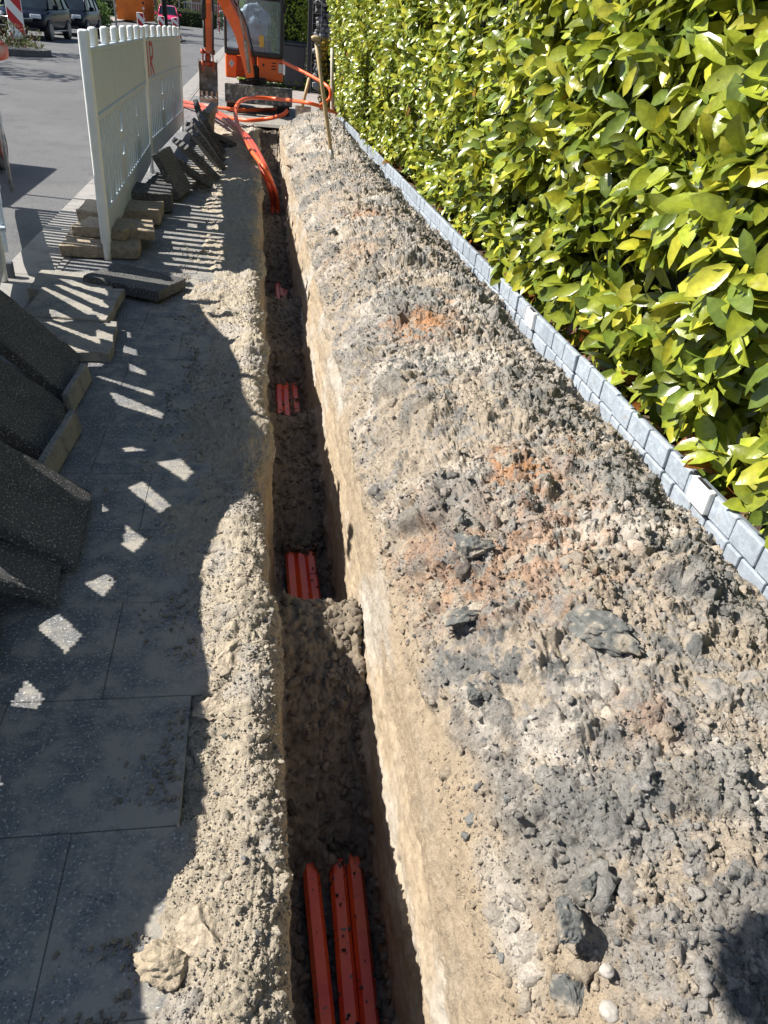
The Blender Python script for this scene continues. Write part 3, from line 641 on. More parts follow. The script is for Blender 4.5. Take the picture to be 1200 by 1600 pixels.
def casting_panel(A, B, H, z0, label, cell=.009):
    A = np.array(A); B = np.array(B); d = B-A; L = np.linalg.norm(d); d = d/L
    nu, nz = int(L/cell), int((H-.10)/cell)
    u = (np.arange(nu)+.5)*cell; z = z0+.06+(np.arange(nz)+.5)*cell; U, Z = np.meshgrid(u, z, indexing='ij'); U = U.ravel(); Z = Z.ravel()
    X = A[0]+d[0]*U; Y = A[1]+d[1]*U
    solid = np.ones(len(U), bool)
    for poly, pz in PATCH:
        k = (Z-pz)/-SUNV[2]; gx, gy = X+SUNV[0]*k, Y+SUNV[1]*k
        W_ = [at(a, c, pz)[:2] for a, c in poly]; solid &= ~(polyin(gx, gy, W_) & (k > 0))
    k = Z/-SUNV[2]; gx, gy = X+SUNV[0]*k, Y+SUNV[1]*k
    W_ = [at(a, c, 0)[:2] for a, c in SHADE]; solid &= polyin(gx, gy, W_)
    S = solid.reshape(nu, nz)
    F, V, vid = [], [], {}
    def vv(i, j, s):
        kx = (i, j, s)
        if kx not in vid: vid[kx] = len(V); V.append((i*cell, (-.01 if s == 0 else .01), .06+j*cell))
        return vid[kx]
    # greedy runs along z keep the mesh small
    for i in range(nu):
        j = 0
        while j < nz:
            if not S[i, j]: j += 1; continue
            k0_ = j
            while j < nz and S[i, j]: j += 1
            F.append((vv(i, k0_, 0), vv(i+1, k0_, 0), vv(i+1, j, 0), vv(i, j, 0))); F.append((vv(i, k0_, 1), vv(i, j, 1), vv(i+1, j, 1), vv(i+1, k0_, 1)))
            F.append((vv(i, k0_, 0), vv(i, k0_, 1), vv(i+1, k0_, 1), vv(i+1, k0_, 0))); F.append((vv(i, j, 0), vv(i+1, j, 0), vv(i+1, j, 1), vv(i, j, 1)))
            F.append((vv(i, k0_, 0), vv(i, j, 0), vv(i, j, 1), vv(i, k0_, 1))); F.append((vv(i+1, k0_, 0), vv(i+1, k0_, 1), vv(i+1, j, 1), vv(i+1, j, 0)))
    t = thing('barrier_panel', (A[0], A[1], z0), label, 'barrier', 'white plastic barrier panels beside the road', rz=math.atan2(d[1], d[0]))
    npmesh('shadow_stencil_board', V, F, M_board, t)  # board cut so that its shadow leaves the light patches
    for uu, H in ((0, H if H > 1 else .45), (L, .45)):
        b = MB(); b.box((uu, 0, (H*.5+.05)), (.06, .06, H-.08), bev=.014, segs=2); b.tube([(uu, 0, 0), (uu, 0, .12)], .024, 12); b.build('post', M_white, t)
    return t
cpA = casting_panel(C0, C1, 1.36, 0, 'unseen white barrier panel behind the leaning slabs, openings shaped to throw the light patches')
cpB = casting_panel(C1+np.array([-.012, .05]), C2, .80, 0, 'unseen white barrier panel nearest the camera, outline and openings shaped for shade and light patches')
def knobs_on(t, ulist, zt, w=.09):
    for u in ulist:
        b = MB(); b.box((u, 0, zt+.045), (w, .05, .13), bev=.018, segs=2); b.build('knob', M_white, t)
knobs_on(cpA, [.25+.5*i for i in range(5)], 1.30)
t3, L3 = barrier_panel((-1.50, 4.90), (-2.1, 6.9), .0, 1.2, 'white barrier panel at the far left whose grey foot stands by the gutter', seed=4, posts=(0, 1))
b = MB(); b.box((.02, 0, .03), (.05, .05, .12), bev=.008); b.build('grey_foot', mat('grey_foot_plastic', (.09, .1, .12), .6), t3)
# ------------------------------------------------------------------ concrete slabs
def slab(c, size, rot, label, m, group=None, jag=.0, seed=0, cat='concrete slab', name='paving_slab', sub_=True):
    """c = centre; the plate is subdivided and its edges chipped"""
    bm = bmesh.new(); bmesh.ops.create_cube(bm, size=1)
    for v in bm.verts: v.co = Vector((v.co.x*size[0], v.co.y*size[1], v.co.z*size[2]))
    bmesh.ops.bevel(bm, geom=bm.edges[:], offset=.005, segments=1, affect='EDGES')
    bmesh.ops.subdivide_edges(bm, edges=[e for e in bm.edges if e.calc_length() > .03], cuts=9, use_grid_fill=True)
    V = np.array([v.co[:] for v in bm.verts]); n1_ = np.stack([fbm(V+seed*3.1, 9, 3, seed), fbm(V+seed*1.7, 9, 3, seed+3), fbm(V+seed, 14, 3, seed+5)], 1)
    edge = np.clip((np.abs(V[:, 0])/(size[0]/2)-.9)*10, 0, 1)+np.clip((np.abs(V[:, 1])/(size[1]/2)-.9)*10, 0, 1); edge = np.clip(edge, .06, 1)
    V = V+n1_*edge[:, None]*(.010+jag)
    for v, q in zip(bm.verts, V): v.co = q
    me = bpy.data.meshes.new(name); bm.to_mesh(me); bm.free(); o = bpy.data.objects.new(name, me); COL.objects.link(o); me.materials.append(m)
    o.location = c; o.rotation_euler = rot; return tag(o, label, cat, group)
def lean(xe, ya, yb, phi, w, th, label, m, group, yaw=0, seed=0, jag=0, z=0.):
    """slab whose right edge rests at (xe, ya..yb, z) and that leans up to the left by phi"""
    ym = (ya+yb)/2; c = Vector((xe, ym, z+th*.5*math.cos(phi)))+Vector((-math.cos(phi)*w/2, 0, math.sin(phi)*w/2))
    return slab(c, (w, yb-ya, th), (0, phi, yaw), label, m, group, jag, seed)
G1 = 'dark slabs leaning in a row at the left edge'; G2 = 'dark slabs leaning against the barrier further back'
lean(-.575, 1.90, 2.32, R(40), .46, .045, 'big dark slab leaning at the left edge, front one with its lit rough lower side', M_slabd, G1, R(4), 1)
lean(-.60, 1.72, 2.02, R(33), .40, .045, 'dark slab lying half under the front leaning slab', M_slabd, G1, R(10), 2, .004)
lean(-.79, 2.55, 3.02, R(44), .46, .045, 'dark slab leaning second from the front at the left edge', M_slabd, G1, R(6), 3)
lean(-.83, 3.08, 3.58, R(47), .46, .045, 'dark slab leaning third from the front with a lit crumbly lower side', M_slabd, G1, R(7), 4, .004)
lean(-.735, 2.42, 2.85, R(82), .10, .03, 'narrow grey slab standing on edge between the leaning dark slabs', M_slab, G1, R(-4), 5)
lean(-.775, 3.02, 3.36, R(80), .09, .03, 'narrow grey slab on edge behind the third leaning slab', M_slab, G1, R(-3), 6)
lean(-.70, 1.45, 1.74, R(24), .36, .045, 'dark slab lowest in the leaning pile, cut by the left picture edge', M_slabd, G1, R(12), 7)
def flat(px, py, z, size, yaw, label, m, group=None, tilt=(0, 0), seed=0, jag=0, **k):
    c = at(px, py, z); return slab((c[0], c[1], z), size, (tilt[0], tilt[1], yaw), label, m, group, jag, seed, **k)
flat(112, 530, .03, (.42, .44, .055), R(3), 'flat slab crossed by stripes of light next to the leaning slabs', M_slab, None, (0, R(2)), 11, .003)
flat(118, 478, .05, (.44, .50, .055), R(-2), 'cracked slab crossed by stripes of light behind the striped flat one', M_slab, None, (R(2), 0), 12, .006)
flat(118, 446, .035, (.46, .40, .055), R(2), 'slab with broad light stripes lying beside the loose dark slab', M_slab, None, (0, 0), 13, .003)
flat(213, 440, .055, (.49, .37, .06), R(-22), 'loose dark slab lying askew on the pavement below the barrier post', M_slabd, None, (R(-1.5), R(3)), 14, .006)
GS = 'slabs stacked under the near barrier panel'
flat(160, 385, .045, (.50, .32, .075), R(2), 'rough sandy slab under the near barrier post, lowest at the front', M_slabe, GS, (0, 0), 21, .004)
flat(165, 357, .12, (.36, .30, .07), R(-10), 'upper rough slab stacked second from the near barrier post', M_slabe, GS, (0, 0), 22, .004)
flat(200, 357, .11, (.36, .32, .07), R(10), 'rough slab sticking out to the right under the panel', M_slabe, GS, (0, R(2)), 23, .004)
flat(150, 330, .12, (.20, .40, .09), R(0), 'pale block on the road side of the barrier', M_slabe, GS, (0, 0), 24, .003)
flat(210, 330, .08, (.42, .40, .10), R(0), 'rough slab in the middle of the row under the panel', M_slabe, GS, (0, 0), 25, .004)
flat(238, 308, .09, (.34, .45, .15), R(4), 'shaded thick slab under the panel joint', M_slabd, GS, (0, 0), 26, .003)
flat(262, 290, .08, (.28, .5, .13), R(-5), 'dark block standing behind the panel joint slabs', M_slabd, GS, (0, 0), 27, .003)
# leaning stack by the far panel
fl = [(-.66, 7.35, 7.85, 62, .40, 'front dark slab leaning steeply on the barrier, ahead of the row', -8), (-.50, 7.9, 8.35, 34, .44, 'dark slab with a lit rough lower edge leaning low in the barrier row', 24), (-.44, 8.35, 8.85, 42, .44, 'third dark slab of the leaning row by the barrier', 20),
      (-.40, 8.95, 9.5, 50, .44, 'slab with light flecks in the middle of the leaning row', 16), (-.42, 9.55, 10.1, 55, .44, 'dark slab with a pale long edge in the leaning row', 14), (-.44, 10.15, 10.9, 58, .42, 'slab second from the far end of the leaning row', 10), (-.62, 11.0, 11.7, 70, .46, 'tall black slab at the far end of the leaning row', 4), (-.34, 10.7, 11.2, 22, .5, 'slab lying low at the far end of the leaning row', 30)]
for i, (xe, ya, yb, ph, w, lab, yaw) in enumerate(fl):
    lean(xe, ya, yb, R(ph), w, .06, lab, M_slabd, G2, R(yaw), 30+i, .004, z=.02)
# long pieces of kerb/curved stone near the excavator bucket
flat(325, 192, .18, (.10, .55, .42), R(-8), 'upright grey curb stone leaning near the excavator bucket', M_slab, None, (R(8), R(14)), 45, .003, cat='curb stone', name='curb_stone')
flat(330, 222, .05, (.55, .14, .08), R(-25), 'dark broken curb piece lying beyond the leaning slabs', M_slabd, None, (0, R(4)), 46, .006, cat='curb stone', name='curb_stone')
# ------------------------------------------------------------------ stones and lumps worth naming
def terrain_z(x, y):
    i = int(np.clip(np.searchsorted(YR, y), 0, nr-1)); row = GP[i]; j = int(np.argmin(abs(row[:, 0]-x)+ (abs(row[:, 2])*.0))); return row[j, 2]
def stone(px, py, zg, r, label, m, seed, cat='stone', name='stone', sq=(1, 1, 1)):
    c = at(px, py, zg)
    for _ in range(6): z = terrain_z(c[0], c[1]); c = at(px, py, z-r*.05)
    I4 = ico(5); b = rock(seed, I4[0], 1.0, .3)*r*np.array(sq)*.85
    if name == 'pebble': b = I4[0]*r*np.array([1.0, .85, .7])*(1+.16*fbm(I4[0], 1.1, 2, seed))[:, None]
    fa = facets(b*45+seed, seed); b = b*(1+(.02 if name == 'pebble' else .07)*fbm(b, 40, 4, seed)+(0 if name == 'pebble' else .04 if name == 'sand_lump' else .10)*fa[3])[:, None]
    o = npmesh(name, b, I4[1], m, smooth=True); o.location = c; o.rotation_euler = (0, 0, seed); return tag(o, label, cat)
M_peb = mat('pale_pebble', (.36, .33, .29), .7, noise=(60, .15), bump=(120, .5, .002)); M_clay = mat('dark_clay', (.12, .122, .116), .9, spec=.2, noise=(50, .3), mottle=[(14, (.26, .225, .18), .48, .62), (60, (.30, .26, .2), .58, .68)], bump=(90, 1, .006))
stone(948, 1517, .3, .013, 'small pale round pebble low on the soil mound', M_peb, 3, 'pebble', 'pebble')
stone(952, 1580, .3, .018, 'pale pebble at the bottom edge of the soil mound', M_peb, 5, 'pebble', 'pebble')
stone(932, 1490, .3, .008, 'tiny cream pebble just above the round one', M_peb, 8, 'pebble', 'pebble')
stone(722, 820, .3, .045, 'upright dark clay lump in the middle of the mound', M_clay, 11, 'clay lump', 'clay_lump', (.8, 1.2, 1.3))
stone(742, 858, .3, .065, 'wide dark clay lump just below the upright one', M_clay, 12, 'clay lump', 'clay_lump', (1.3, .9, .7))
stone(735, 960, .3, .070, 'flat dark clay lump low in the mound beside the trench side', M_clay, 13, 'clay lump', 'clay_lump', (1.5, .8, .6))
stone(742, 1082, .3, .045, 'rounded grey-green clay lump near the tan trench side', M_clay, 14, 'clay lump', 'clay_lump')
stone(940, 975, .3, .085, 'broad smooth grey clay slab in the right part of the mound', M_clay, 15, 'clay lump', 'clay_lump', (1.4, 1.0, .5))
stone(1120, 830, .2, .06, 'dark clay lump against the edging near the white clip', M_clay, 16, 'clay lump', 'clay_lump', (1.2, .9, .9))
stone(885, 1445, .3, .045, 'grey angular lump near the bottom of the mound', M_clay, 17, 'clay lump', 'clay_lump', (1.3, .9, .8))
stone(895, 1560, .3, .05, 'dark angular lump at the bottom centre of the mound', M_clay, 18, 'clay lump', 'clay_lump', (1, 1.1, .9))
stone(920, 1385, .3, .034, 'dark lump with a sharp shadow above the bottom pebbles', M_clay, 19, 'clay lump', 'clay_lump')
stone(518, 372, .3, .08, 'black lump on the far left flank of the mound', M_clay, 20, 'clay lump', 'clay_lump')
stone(500, 393, .3, .055, 'dark lump just below the black one on the far mound', M_clay, 21, 'clay lump', 'clay_lump')
stone(735, 400, .3, .10, 'dark clay lump by the edging far along the mound', M_clay, 22, 'clay lump', 'clay_lump')
stone(318, 397, .02, .055, 'squarish brick fragment on the sandy pavement right of the barrier', M_slabe, 23, 'brick fragment', 'brick_fragment', (1.3, .8, .7))
stone(455, 257, .2, .09, 'flat brick fragment on the trench edge near the wooden handle', M_slabe, 24, 'brick fragment', 'brick_fragment', (1.4, .7, .5))
M_sl = mat('sand_clump', (.40, .33, .245), .95, noise=(60, .25), bump=(70, 1, .012))
stone(365, 1020, .05, .085, 'broad pale sand lump on the trench lip near the sand bridge', M_sl, 31, 'sand lump', 'sand_lump', (1.0, 1.4, .5))
stone(335, 1108, .04, .042, 'small sand lump beside the slab edge', M_sl, 32, 'sand lump', 'sand_lump', (1.4, .9, .7))
stone(330, 1470, .05, .075, 'large sand lump beside the cracked one at the bottom left', M_sl, 33, 'sand lump', 'sand_lump', (1.2, 1.2, .6))
stone(270, 1500, .05, .062, 'large cracked sand lump at the trench edge bottom left', mat('sand_lump', (.36, .295, .21), .95, noise=(60, .25), bump=(70, 1, .01)), 25, 'sand lump', 'sand_lump', (1.2, 1.1, .6))
# ------------------------------------------------------------------ ducts in the trench
def duct(x0, x1, label, z=-.615, ys_=(.15, 8.0)):
    pts = []; n = 60
    for i in range(n):
        y = ys_[0]+(ys_[1]-ys_[0])*i/(n-1); t = (y-.8)/2.
        x = np.interp(y, [.2, .83, 1.27, 2.35, 2.82, 4.4, 6.7, 8], x0); pts.append((x, y, z+.004*math.sin(y*3+x1)))
    # hexagonal-ish flattened profile with a broad flat top, as in the photo
    b = MB(); rings = []
    prof = [(-.024, -.012), (-.0245, .006), (-.014, .0225), (.014, .0225), (.0245, .006), (.024, -.012), (.012, -.022), (-.012, -.022)]
    for p in pts: rings.append([b.bm.verts.new((p[0]+u, p[1], p[2]+v)) for u, v in prof])
    for A, B in zip(rings, rings[1:]):
        for k in range(8): b.bm.faces.new((A[k], A[(k+1) % 8], B[(k+1) % 8], B[k]))
    b.bm.faces.new(rings[0]); b.bm.faces.new(rings[-1][::-1])
    o = b.build('cable_duct', M_duct); 
    return tag(o, label, 'cable duct', 'orange ducts on the trench floor')
duct([.160, .168, .155, .160, .156, .150, .20, .2], 0, 'orange duct on the trench floor, left one set apart')
duct([.222, .230, .236, .212, .205, .195, .235, .24], 1, 'orange duct in the middle of the three on the trench floor')
duct([.272, .281, .289, .255, .250, .26, .27, .28], 2, 'orange duct on the right side of the trench floor')
# ------------------------------------------------------------------ hoses at the far end
def hose(ctrl, r, label, n=90, m=None):
    P_ = [Vector(c) for c in ctrl]; P_ = [P_[0]*2-P_[1]]+P_+[P_[-1]*2-P_[-2]]; pts = []
    segs = len(P_)-3
    for s in range(segs):
        a_, b_, c_, d_ = P_[s:s+4]; k = max(3, n//segs)
        for i in range(k):
            t = i/k; pts.append(.5*((2*b_)+(-a_+c_)*t+(2*a_-5*b_+4*c_-d_)*t*t+(-a_+3*b_-3*c_+d_)*t**3))
    pts.append(P_[-2]); b = MB(); b.tube(pts, r, 10); return tag(b.build('cable_duct', m or M_hose, smooth=True), label, 'cable duct', 'orange ducts curving out of the far trench')
def H_(px, py, z=None, y=None):
    return tuple(at(px, py, z)) if y is None else tuple(aty(px, py, y))
M_hred = mat('faded_red_duct', (.62, .085, .045), .35, spec=.6, noise=(4, .15), mottle=(12, (.45, .2, .12), .62, .8))
for k, (dx, lab) in enumerate(((0, 'right of two red-orange ducts arching from the trench up to the left'), (-9, 'left of two red-orange ducts arching from the trench up to the left'))):
    hose([H_(434+dx, 345, -.52), H_(433+dx*.8, 318, -.35), H_(426+dx*.7, 290, -.1), H_(412+dx*.6, 255, .10), H_(392+dx*.4, 220, .22), H_(372+dx*.2, 200, .22), H_(345, 178+k*6, .2), H_(318, 166+k*5, .12), H_(285, 158+k*6, .04), H_(250, 150+k*5, .03)], .028, lab, 120, M_hred)
hose([H_(436, 338, -.5), H_(430, 300, -.2), H_(412, 262, .1), H_(385, 225, .2), H_(371, 193, .30), H_(368, 172, .38), H_(376, 158, .42), H_(395, 153, .42), H_(425, 154, .42), H_(455, 157, .45), H_(482, 161, .48), H_(505, 168, .42), H_(525, 178, .3)], .027, 'orange duct rising in a round loop over the far end of the trench', 140)
hose([H_(300, 162, .05), H_(340, 168, .06), H_(380, 172, .06), H_(420, 171, .06), H_(445, 170, .10)], .03, 'orange duct lying flat in front of the excavator tracks')
hose([H_(318, 172, .05), H_(350, 182, .06), H_(385, 188, .08), H_(415, 186, .12), H_(440, 180, .22), H_(450, 172, .3)], .03, 'orange duct curving flat ahead of the mound end')
hose([H_(443, 97, y=13.9), H_(465, 108, y=13.6), H_(490, 121, y=13.2), H_(508, 132, y=12.9), H_(516, 142, y=12.8), H_(514, 155, y=12.8), H_(500, 165, y=12.6)], .024, 'orange duct hanging from the excavator across to the hedge')
# ------------------------------------------------------------------ shovels stuck in the soil
sh = thing('shovel', (.0, 0, 0), 'tall wooden-handled shovel stuck upright in the mound', 'shovel')
foot = at(518, 242, .35)
for _ in range(6): foot = at(518, 242, terrain_z(foot[0], foot[1]))
foot = Vector(foot); topp = Vector(aty(493, 58, foot.y-.05)); d_ = (topp-foot)
sh.location = foot
b = MB(); b.tube([d_*-.06, d_*.03, d_*.3, d_*.6, d_*.97], [.016, .019, .021, .020, .018], 12); b.build('shaft', M_wood, sh, smooth=True)
b = MB(); u_ = Vector((1, 0, 0)); b.tube([d_*.985-u_*.040, d_*.992-u_*.02, d_*.992+u_*.02, d_*.985+u_*.040], [.018, .023, .023, .018], 10); b.build('grip', M_wood, sh, smooth=True)
b = MB(); b.tube([d_*-.09, d_*.05], [.026, .021], 10); b.prism([(-.11, -.12), (-.10, -.32), (0, -.38), (.10, -.32), (.11, -.12), (.03, -.06), (-.03, -.06)], 1, -.004, .004); b.build('blade', M_steel, sh)
sh2 = thing('shovel', (0, 0, 0), 'short wooden shovel handle leaning beside the black bin', 'shovel'); f2_ = Vector(aty(474, 160, 12.9)); t2_ = Vector(aty(483, 122, 13.0)); d_ = t2_-f2_; sh2.location = f2_
b = MB(); b.tube([d_*-.2, d_*.5, d_*1.0], [.024, .026, .022], 10); b.build('shaft', M_wood, sh2, smooth=True)
b = MB(); b.prism([(-.12, -.05), (-.11, -.30), (.11, -.30), (.12, -.05)], 1, -.004, .004); b.build('blade', M_steel, sh2)
# ------------------------------------------------------------------ unseen disc on a bracket pole, added to shade the mound's lower right
tgt = Vector(at(1258, 1552, .30)); kk = 2.15/-SUNV[2]; lp = tgt-Vector(SUNV)*kk
caster = thing('shadow_disc', (lp.x, lp.y-1.25, 0), 'unseen amber disc on a tall bracket pole, added to cast the lower-right shadow', 'shadow caster')
L_ = Vector(caster.location)
b = MB(); b.tube([(0, 0, 0), (0, 0, lp.z+.1)], .022, 12); b.tube([(0, 0, lp.z+.08), (0, 1.22, lp.z+.02)], .014, 10); b.build('pole', M_steel, caster, smooth=True)
b = MB(); b.box((0, 0, .03), (.4, .4, .06), bev=.01); b.build('foot', M_blk, caster)
d_ = Vector(SUNV); c_ = lp-L_; b = MB(); b.tube([c_-d_*.04, c_-d_*.03, c_+d_*.03, c_+d_*.04], [.09, .105, .105, .09], 28); b.build('lens', mat('amber_disc', (.7, .28, .02), .25, noise=(60, .1)), caster, smooth=True)  # disc turned to the sun, there only for the shadow it casts
b = MB(); b.box((c_.x, c_.y-.02, c_.z-.03), (.09, .12, .12), bev=.015); b.build('disc_block', M_org, caster)
# ------------------------------------------------------------------ mini excavator, facing the camera
ex = thing('mini_excavator', (-.02, 15.2, 0), 'orange mini excavator with black cab parked across the far pavement', 'excavator', rz=R(2))
ex.scale = (.82, 1, 1); EO = Vector(ex.location)
def X_(px, py, y): v = Vector(aty(px, py, y)); return ex.matrix_basis.inverted() @ v
for sx_ in (-.45, .64):
    b = MB(); prof = [(.0, .16), (.05, .04), (.16, 0), (1.42, 0), (1.55, .04), (1.6, .16), (1.55, .29), (1.42, .34), (.16, .34), (.05, .29)]
    b.prism(prof, 0, sx_-.13, sx_+.13)
    for i in range(18):
        b.box((sx_, .16+i*.072, .345), (.27, .03, .022)); b.box((sx_, .16+i*.072, -.002+.006), (.27, .03, .012))
    for a in range(5): ang = math.pi/2+a*math.pi/5+.3; b.box((sx_, .16+.165*math.cos(ang), .17+.165*math.sin(ang)), (.27, .03, .025), rot=(ang, 0, 0))
    tr = b.build('track', M_blk, ex, bevel=0)
    b = MB()
    for i in range(4): b.cyl((sx_, .25+i*.36, .17), .10, .275, 0, 16)
    b.box((sx_, .8, .17), (.2, 1.1, .06)); b.build('rollers', M_steel, tr)
b = MB(); b.box((0.01, .8, .30), (.8, .9, .16), bev=.02); b.cyl((0, .8, .42), .3, .10); b.build('undercarriage', M_blk, ex)
b = MB(); prof = [(-.22, .20), (-.17, .17), (-.16, .30), (-.20, .42), (-.24, .47), (-.27, .46), (-.24, .40), (-.21, .30)]
b.prism(prof, 0, -.60, .79); b.box((.09, -.12, .24), (1.2, .05, .05)); b.box((-.3, .05, .24), (.07, .4, .07)); b.box((.3, .05, .24), (.07, .4, .07))
for s in (-.605, .795): b.prism([(-.25, .19), (-.12, .17), (-.12, .40), (-.25, .46)], 0, s-.012, s+.012)
M_blade = mat('worn_blade', (.10, .105, .11), .45, metal=.5, noise=(6, .4), mottle=[(14, (.32, .32, .31), .5, .62), (5, (.30, .25, .2), .6, .7)], bump=(30, .4, .004))
b.build('dozer_blade', M_blade, ex)
# upper body
b = MB(); z0 = .53; z1 = .885
b.box((-.47, .62, (z0+z1)/2), (.24, 1.0, z1-z0), bev=.03, segs=3); b.box((.36, .62, (z0+z1)/2), (.55, 1.0, z1-z0), bev=.03, segs=3); b.box((0, 1.0, .7), (1.1, .7, .36), bev=.03)
b.build('body', M_org, ex)
b = MB(); b.box((-.02, .24, .62), (.30, .3, .26), bev=.04); b.tube([(-.14, .06, .52), (-.02, .0, .56), (.12, .04, .50)], .035, 10); b.box((.1, .12, .52), (.34, .2, .1), bev=.03)
b.cyl((-.09, .05, .66), .10, .2, 2, 16); b.build('swing_bracket', M_blk, ex)
b = MB(); f = .115; zc = .90
def bar(p, q, w=.06):
    p, q = Vector(p), Vector(q); d = q-p; M = d.to_track_quat('Z', 'Y').to_matrix(); b.box((p+q)/2, (w, w, d.length), rot=M, bev=.012)
yf, yb_ = .13, 1.15
for x in (-.575, .60):
    bar((x, yf, .9), (x, yf+.05, 2.3), .085 if x > 0 else .06); bar((x, yb_, .9), (x, yb_, 2.3)); bar((x, yf, .92), (x, yb_, .92)); bar((x, yf+.05, 2.3), (x, yb_, 2.3))
bar((-.575, yf, .92), (.60, yf, .92), .075); bar((-.575, yf+.03, 1.72), (.60, yf+.03, 1.72), .025); bar((-.575, yf+.05, 2.3), (.60, yf+.05, 2.3)); bar((-.575, yb_, .92), (.60, yb_, .92)); bar((-.575, yb_, 2.3), (.6, yb_, 2.3))
bar((-.575, yb_, 1.5), (.6, yb_, 1.5), .05); b.box((0, .64, 2.35), (1.25, 1.15, .06), bev=.02); bar((-.30, yf+.01, .92), (-.30, yf+.04, 2.3), .04)
cab_ = b.build('cab_frame', mat('cab_black', (.02, .021, .023), .35, noise=(10, .2)), ex)
M_pane = mat('pane', (.50, .64, .78), .04, trans=.8, spec=.8)
b = MB(); b.box((.01, yf+.012, 1.33), (1.1, .006, .76)); b.build('windscreen', M_pane, ex)
b = MB(); b.box((.0, .80, 1.18), (.46, .14, .62), rot=(R(-8), 0, 0), bev=.05, segs=3); b.box((0, .60, .98), (.46, .42, .12), bev=.04, segs=3); b.box((.0, .86, 1.62), (.26, .1, .2), bev=.04, segs=3); b.build('seat', M_blk, ex)
b = MB(); 
for s in (-.24, .24): b.tube([(s, .42, .92), (s, .38, 1.2)], .012, 8); b.box((s, .38, 1.24), (.04, .04, .10), bev=.015)
b.box((.34, .34, 1.05), (.10, .08, .18), bev=.02); b.box((.05, .36, 1.0), (.62, .05, .05)); b.build('control_levers', M_blk, ex)
# crumpled plastic cover inside the cab
V, F = ico(4); V = V*(1+.35*fbm(V, 2.2, 4, 7))[:, None]*np.array([.34, .10, .26])+np.array([.03, .36, 1.38])
npmesh('plastic_cover', V, F, mat('clear_plastic_sheet', (.55, .58, .60), .3, noise=(8, .3), mottle=(6, (.16, .18, .2), .48, .6)), ex, smooth=True)
b = MB(); b.box((.17, yf-.0, 1.12), (.10, .006, .17)); b.build('yellow_sticker', mat('yellow_sticker', (.60, .45, .10), .6, noise=(60, .3)), ex)
b = MB(); b.box((.575, .115, .755), (.09, .006, .17)); s_ = b.build('warning_sticker', mat('sticker_white', (.7, .7, .68), .5, mottle=(60, (.4, .4, .4), .55, .6)), ex); s_['label'] = 'white warning label with a red top band'
b = MB(); b.box((.575, .110, .82), (.084, .004, .03)); b.build('red_band', M_red, s_)
b = MB(); b.prism([(-.46, .69), (-.40, .75), (-.46, .81), (-.52, .75)], 1, .108, .116); s2_ = b.build('diamond_sticker', mat('sticker_pale', (.6, .62, .62), .5), ex)
b = MB(); b.prism([(-.46, .71), (-.42, .75), (-.46, .79), (-.50, .75)], 1, .104, .1075); b.build('diamond_centre', mat('sticker_blue', (.25, .42, .5), .5), s2_)
b = MB()
for i in range(3): b.box((.43, .118, .72+i*.045), (.10, .01, .016), bev=.004)
b.build('vent_slots', M_blk, ex); b = MB(); b.cyl((.21, .118, .77), .022, .012, 1, 12); b.build('lock', M_blk, ex)
# boom: curved box section, from the swing bracket up and over, then the dipper arm down on the left
def boxpath(b, pts, ws, hs):
    """rectangular section swept in space; side axis = X"""
    pts = [Vector(p) for p in pts]; rings = []
    for i, p in enumerate(pts):
        t = (pts[min(i+1, len(pts)-1)]-pts[max(i-1, 0)]).normalized(); side = (Vector((1, 0, 0))-t*t.x).normalized(); n_ = t.cross(side).normalized()
        rings.append([b.bm.verts.new(p+side*a*ws[i]/2+n_*c*hs[i]/2) for a, c in ((-1, -1), (1, -1), (1, 1), (-1, 1))])
    for A, B in zip(rings, rings[1:]):
        for k in range(4): b.bm.faces.new((A[k], A[(k+1) % 4], B[(k+1) % 4], B[k]))
    b.bm.faces.new(rings[0][::-1]); b.bm.faces.new(rings[-1])
b = MB(); bp = [X_(391, 116, 15.05), X_(387, 95, 14.9), X_(381, 70, 14.75), X_(375, 45, 14.6), X_(366, 22, 14.45), X_(354, 3, 14.3), X_(342, -22, 14.2), X_(330, -52, 14.0), X_(322, -72, 13.8)]
boxpath(b, bp, [.17, .19, .20, .21, .22, .21, .19, .16, .14], [.18, .22, .24, .27, .28, .26, .22, .18, .14]); boom = b.build('boom', M_org, ex, bevel=.012)
b = MB(); b.tube([Vector(p)+Vector((.15, -.0, .02)) for p in bp[:7]], .014, 6); b.tube([Vector(p)+Vector((.165, .03, .0)) for p in bp[:7]], .011, 6); b.build('hydraulic_hoses', M_blk, boom, smooth=True)
b = MB(); b.tube([X_(389, 112, 14.88), X_(383, 62, 14.55)], .038, 12); b.tube([X_(384, 70, 14.6), X_(372, 10, 14.2)], .022, 10); b.build('boom_cylinder', M_steel, boom, smooth=True)
b = MB(); ap = [X_(322, -80, 13.75), X_(323, -30, 13.5), X_(324, 10, 13.4), X_(325, 45, 13.3), X_(326, 82, 13.25)]
boxpath(b, ap, [.15, .15, .145, .14, .13], [.16, .22, .24, .2, .15]); arm = b.build('dipper_arm', M_org, ex, bevel=.01)
b = MB(); b.tube([X_(317, -30, 13.2), X_(318, 28, 13.1)], .045, 12); b.tube([X_(318, 22, 13.12), X_(320, 74, 13.1)], .022, 10); b.tube([X_(332, -20, 13.2), X_(333, 86, 13.15)], .018, 8); b.build('bucket_cylinder', M_blk, arm, smooth=True)
b = MB(); c = X_(325, 92, 13.2)
for s in (-.09, .09): b.prism([(c.y-.08, c.z-.16), (c.y+.08, c.z-.14), (c.y+.06, c.z+.12), (c.y-.06, c.z+.13)], 0, c.x+s-.012, c.x+s+.012)
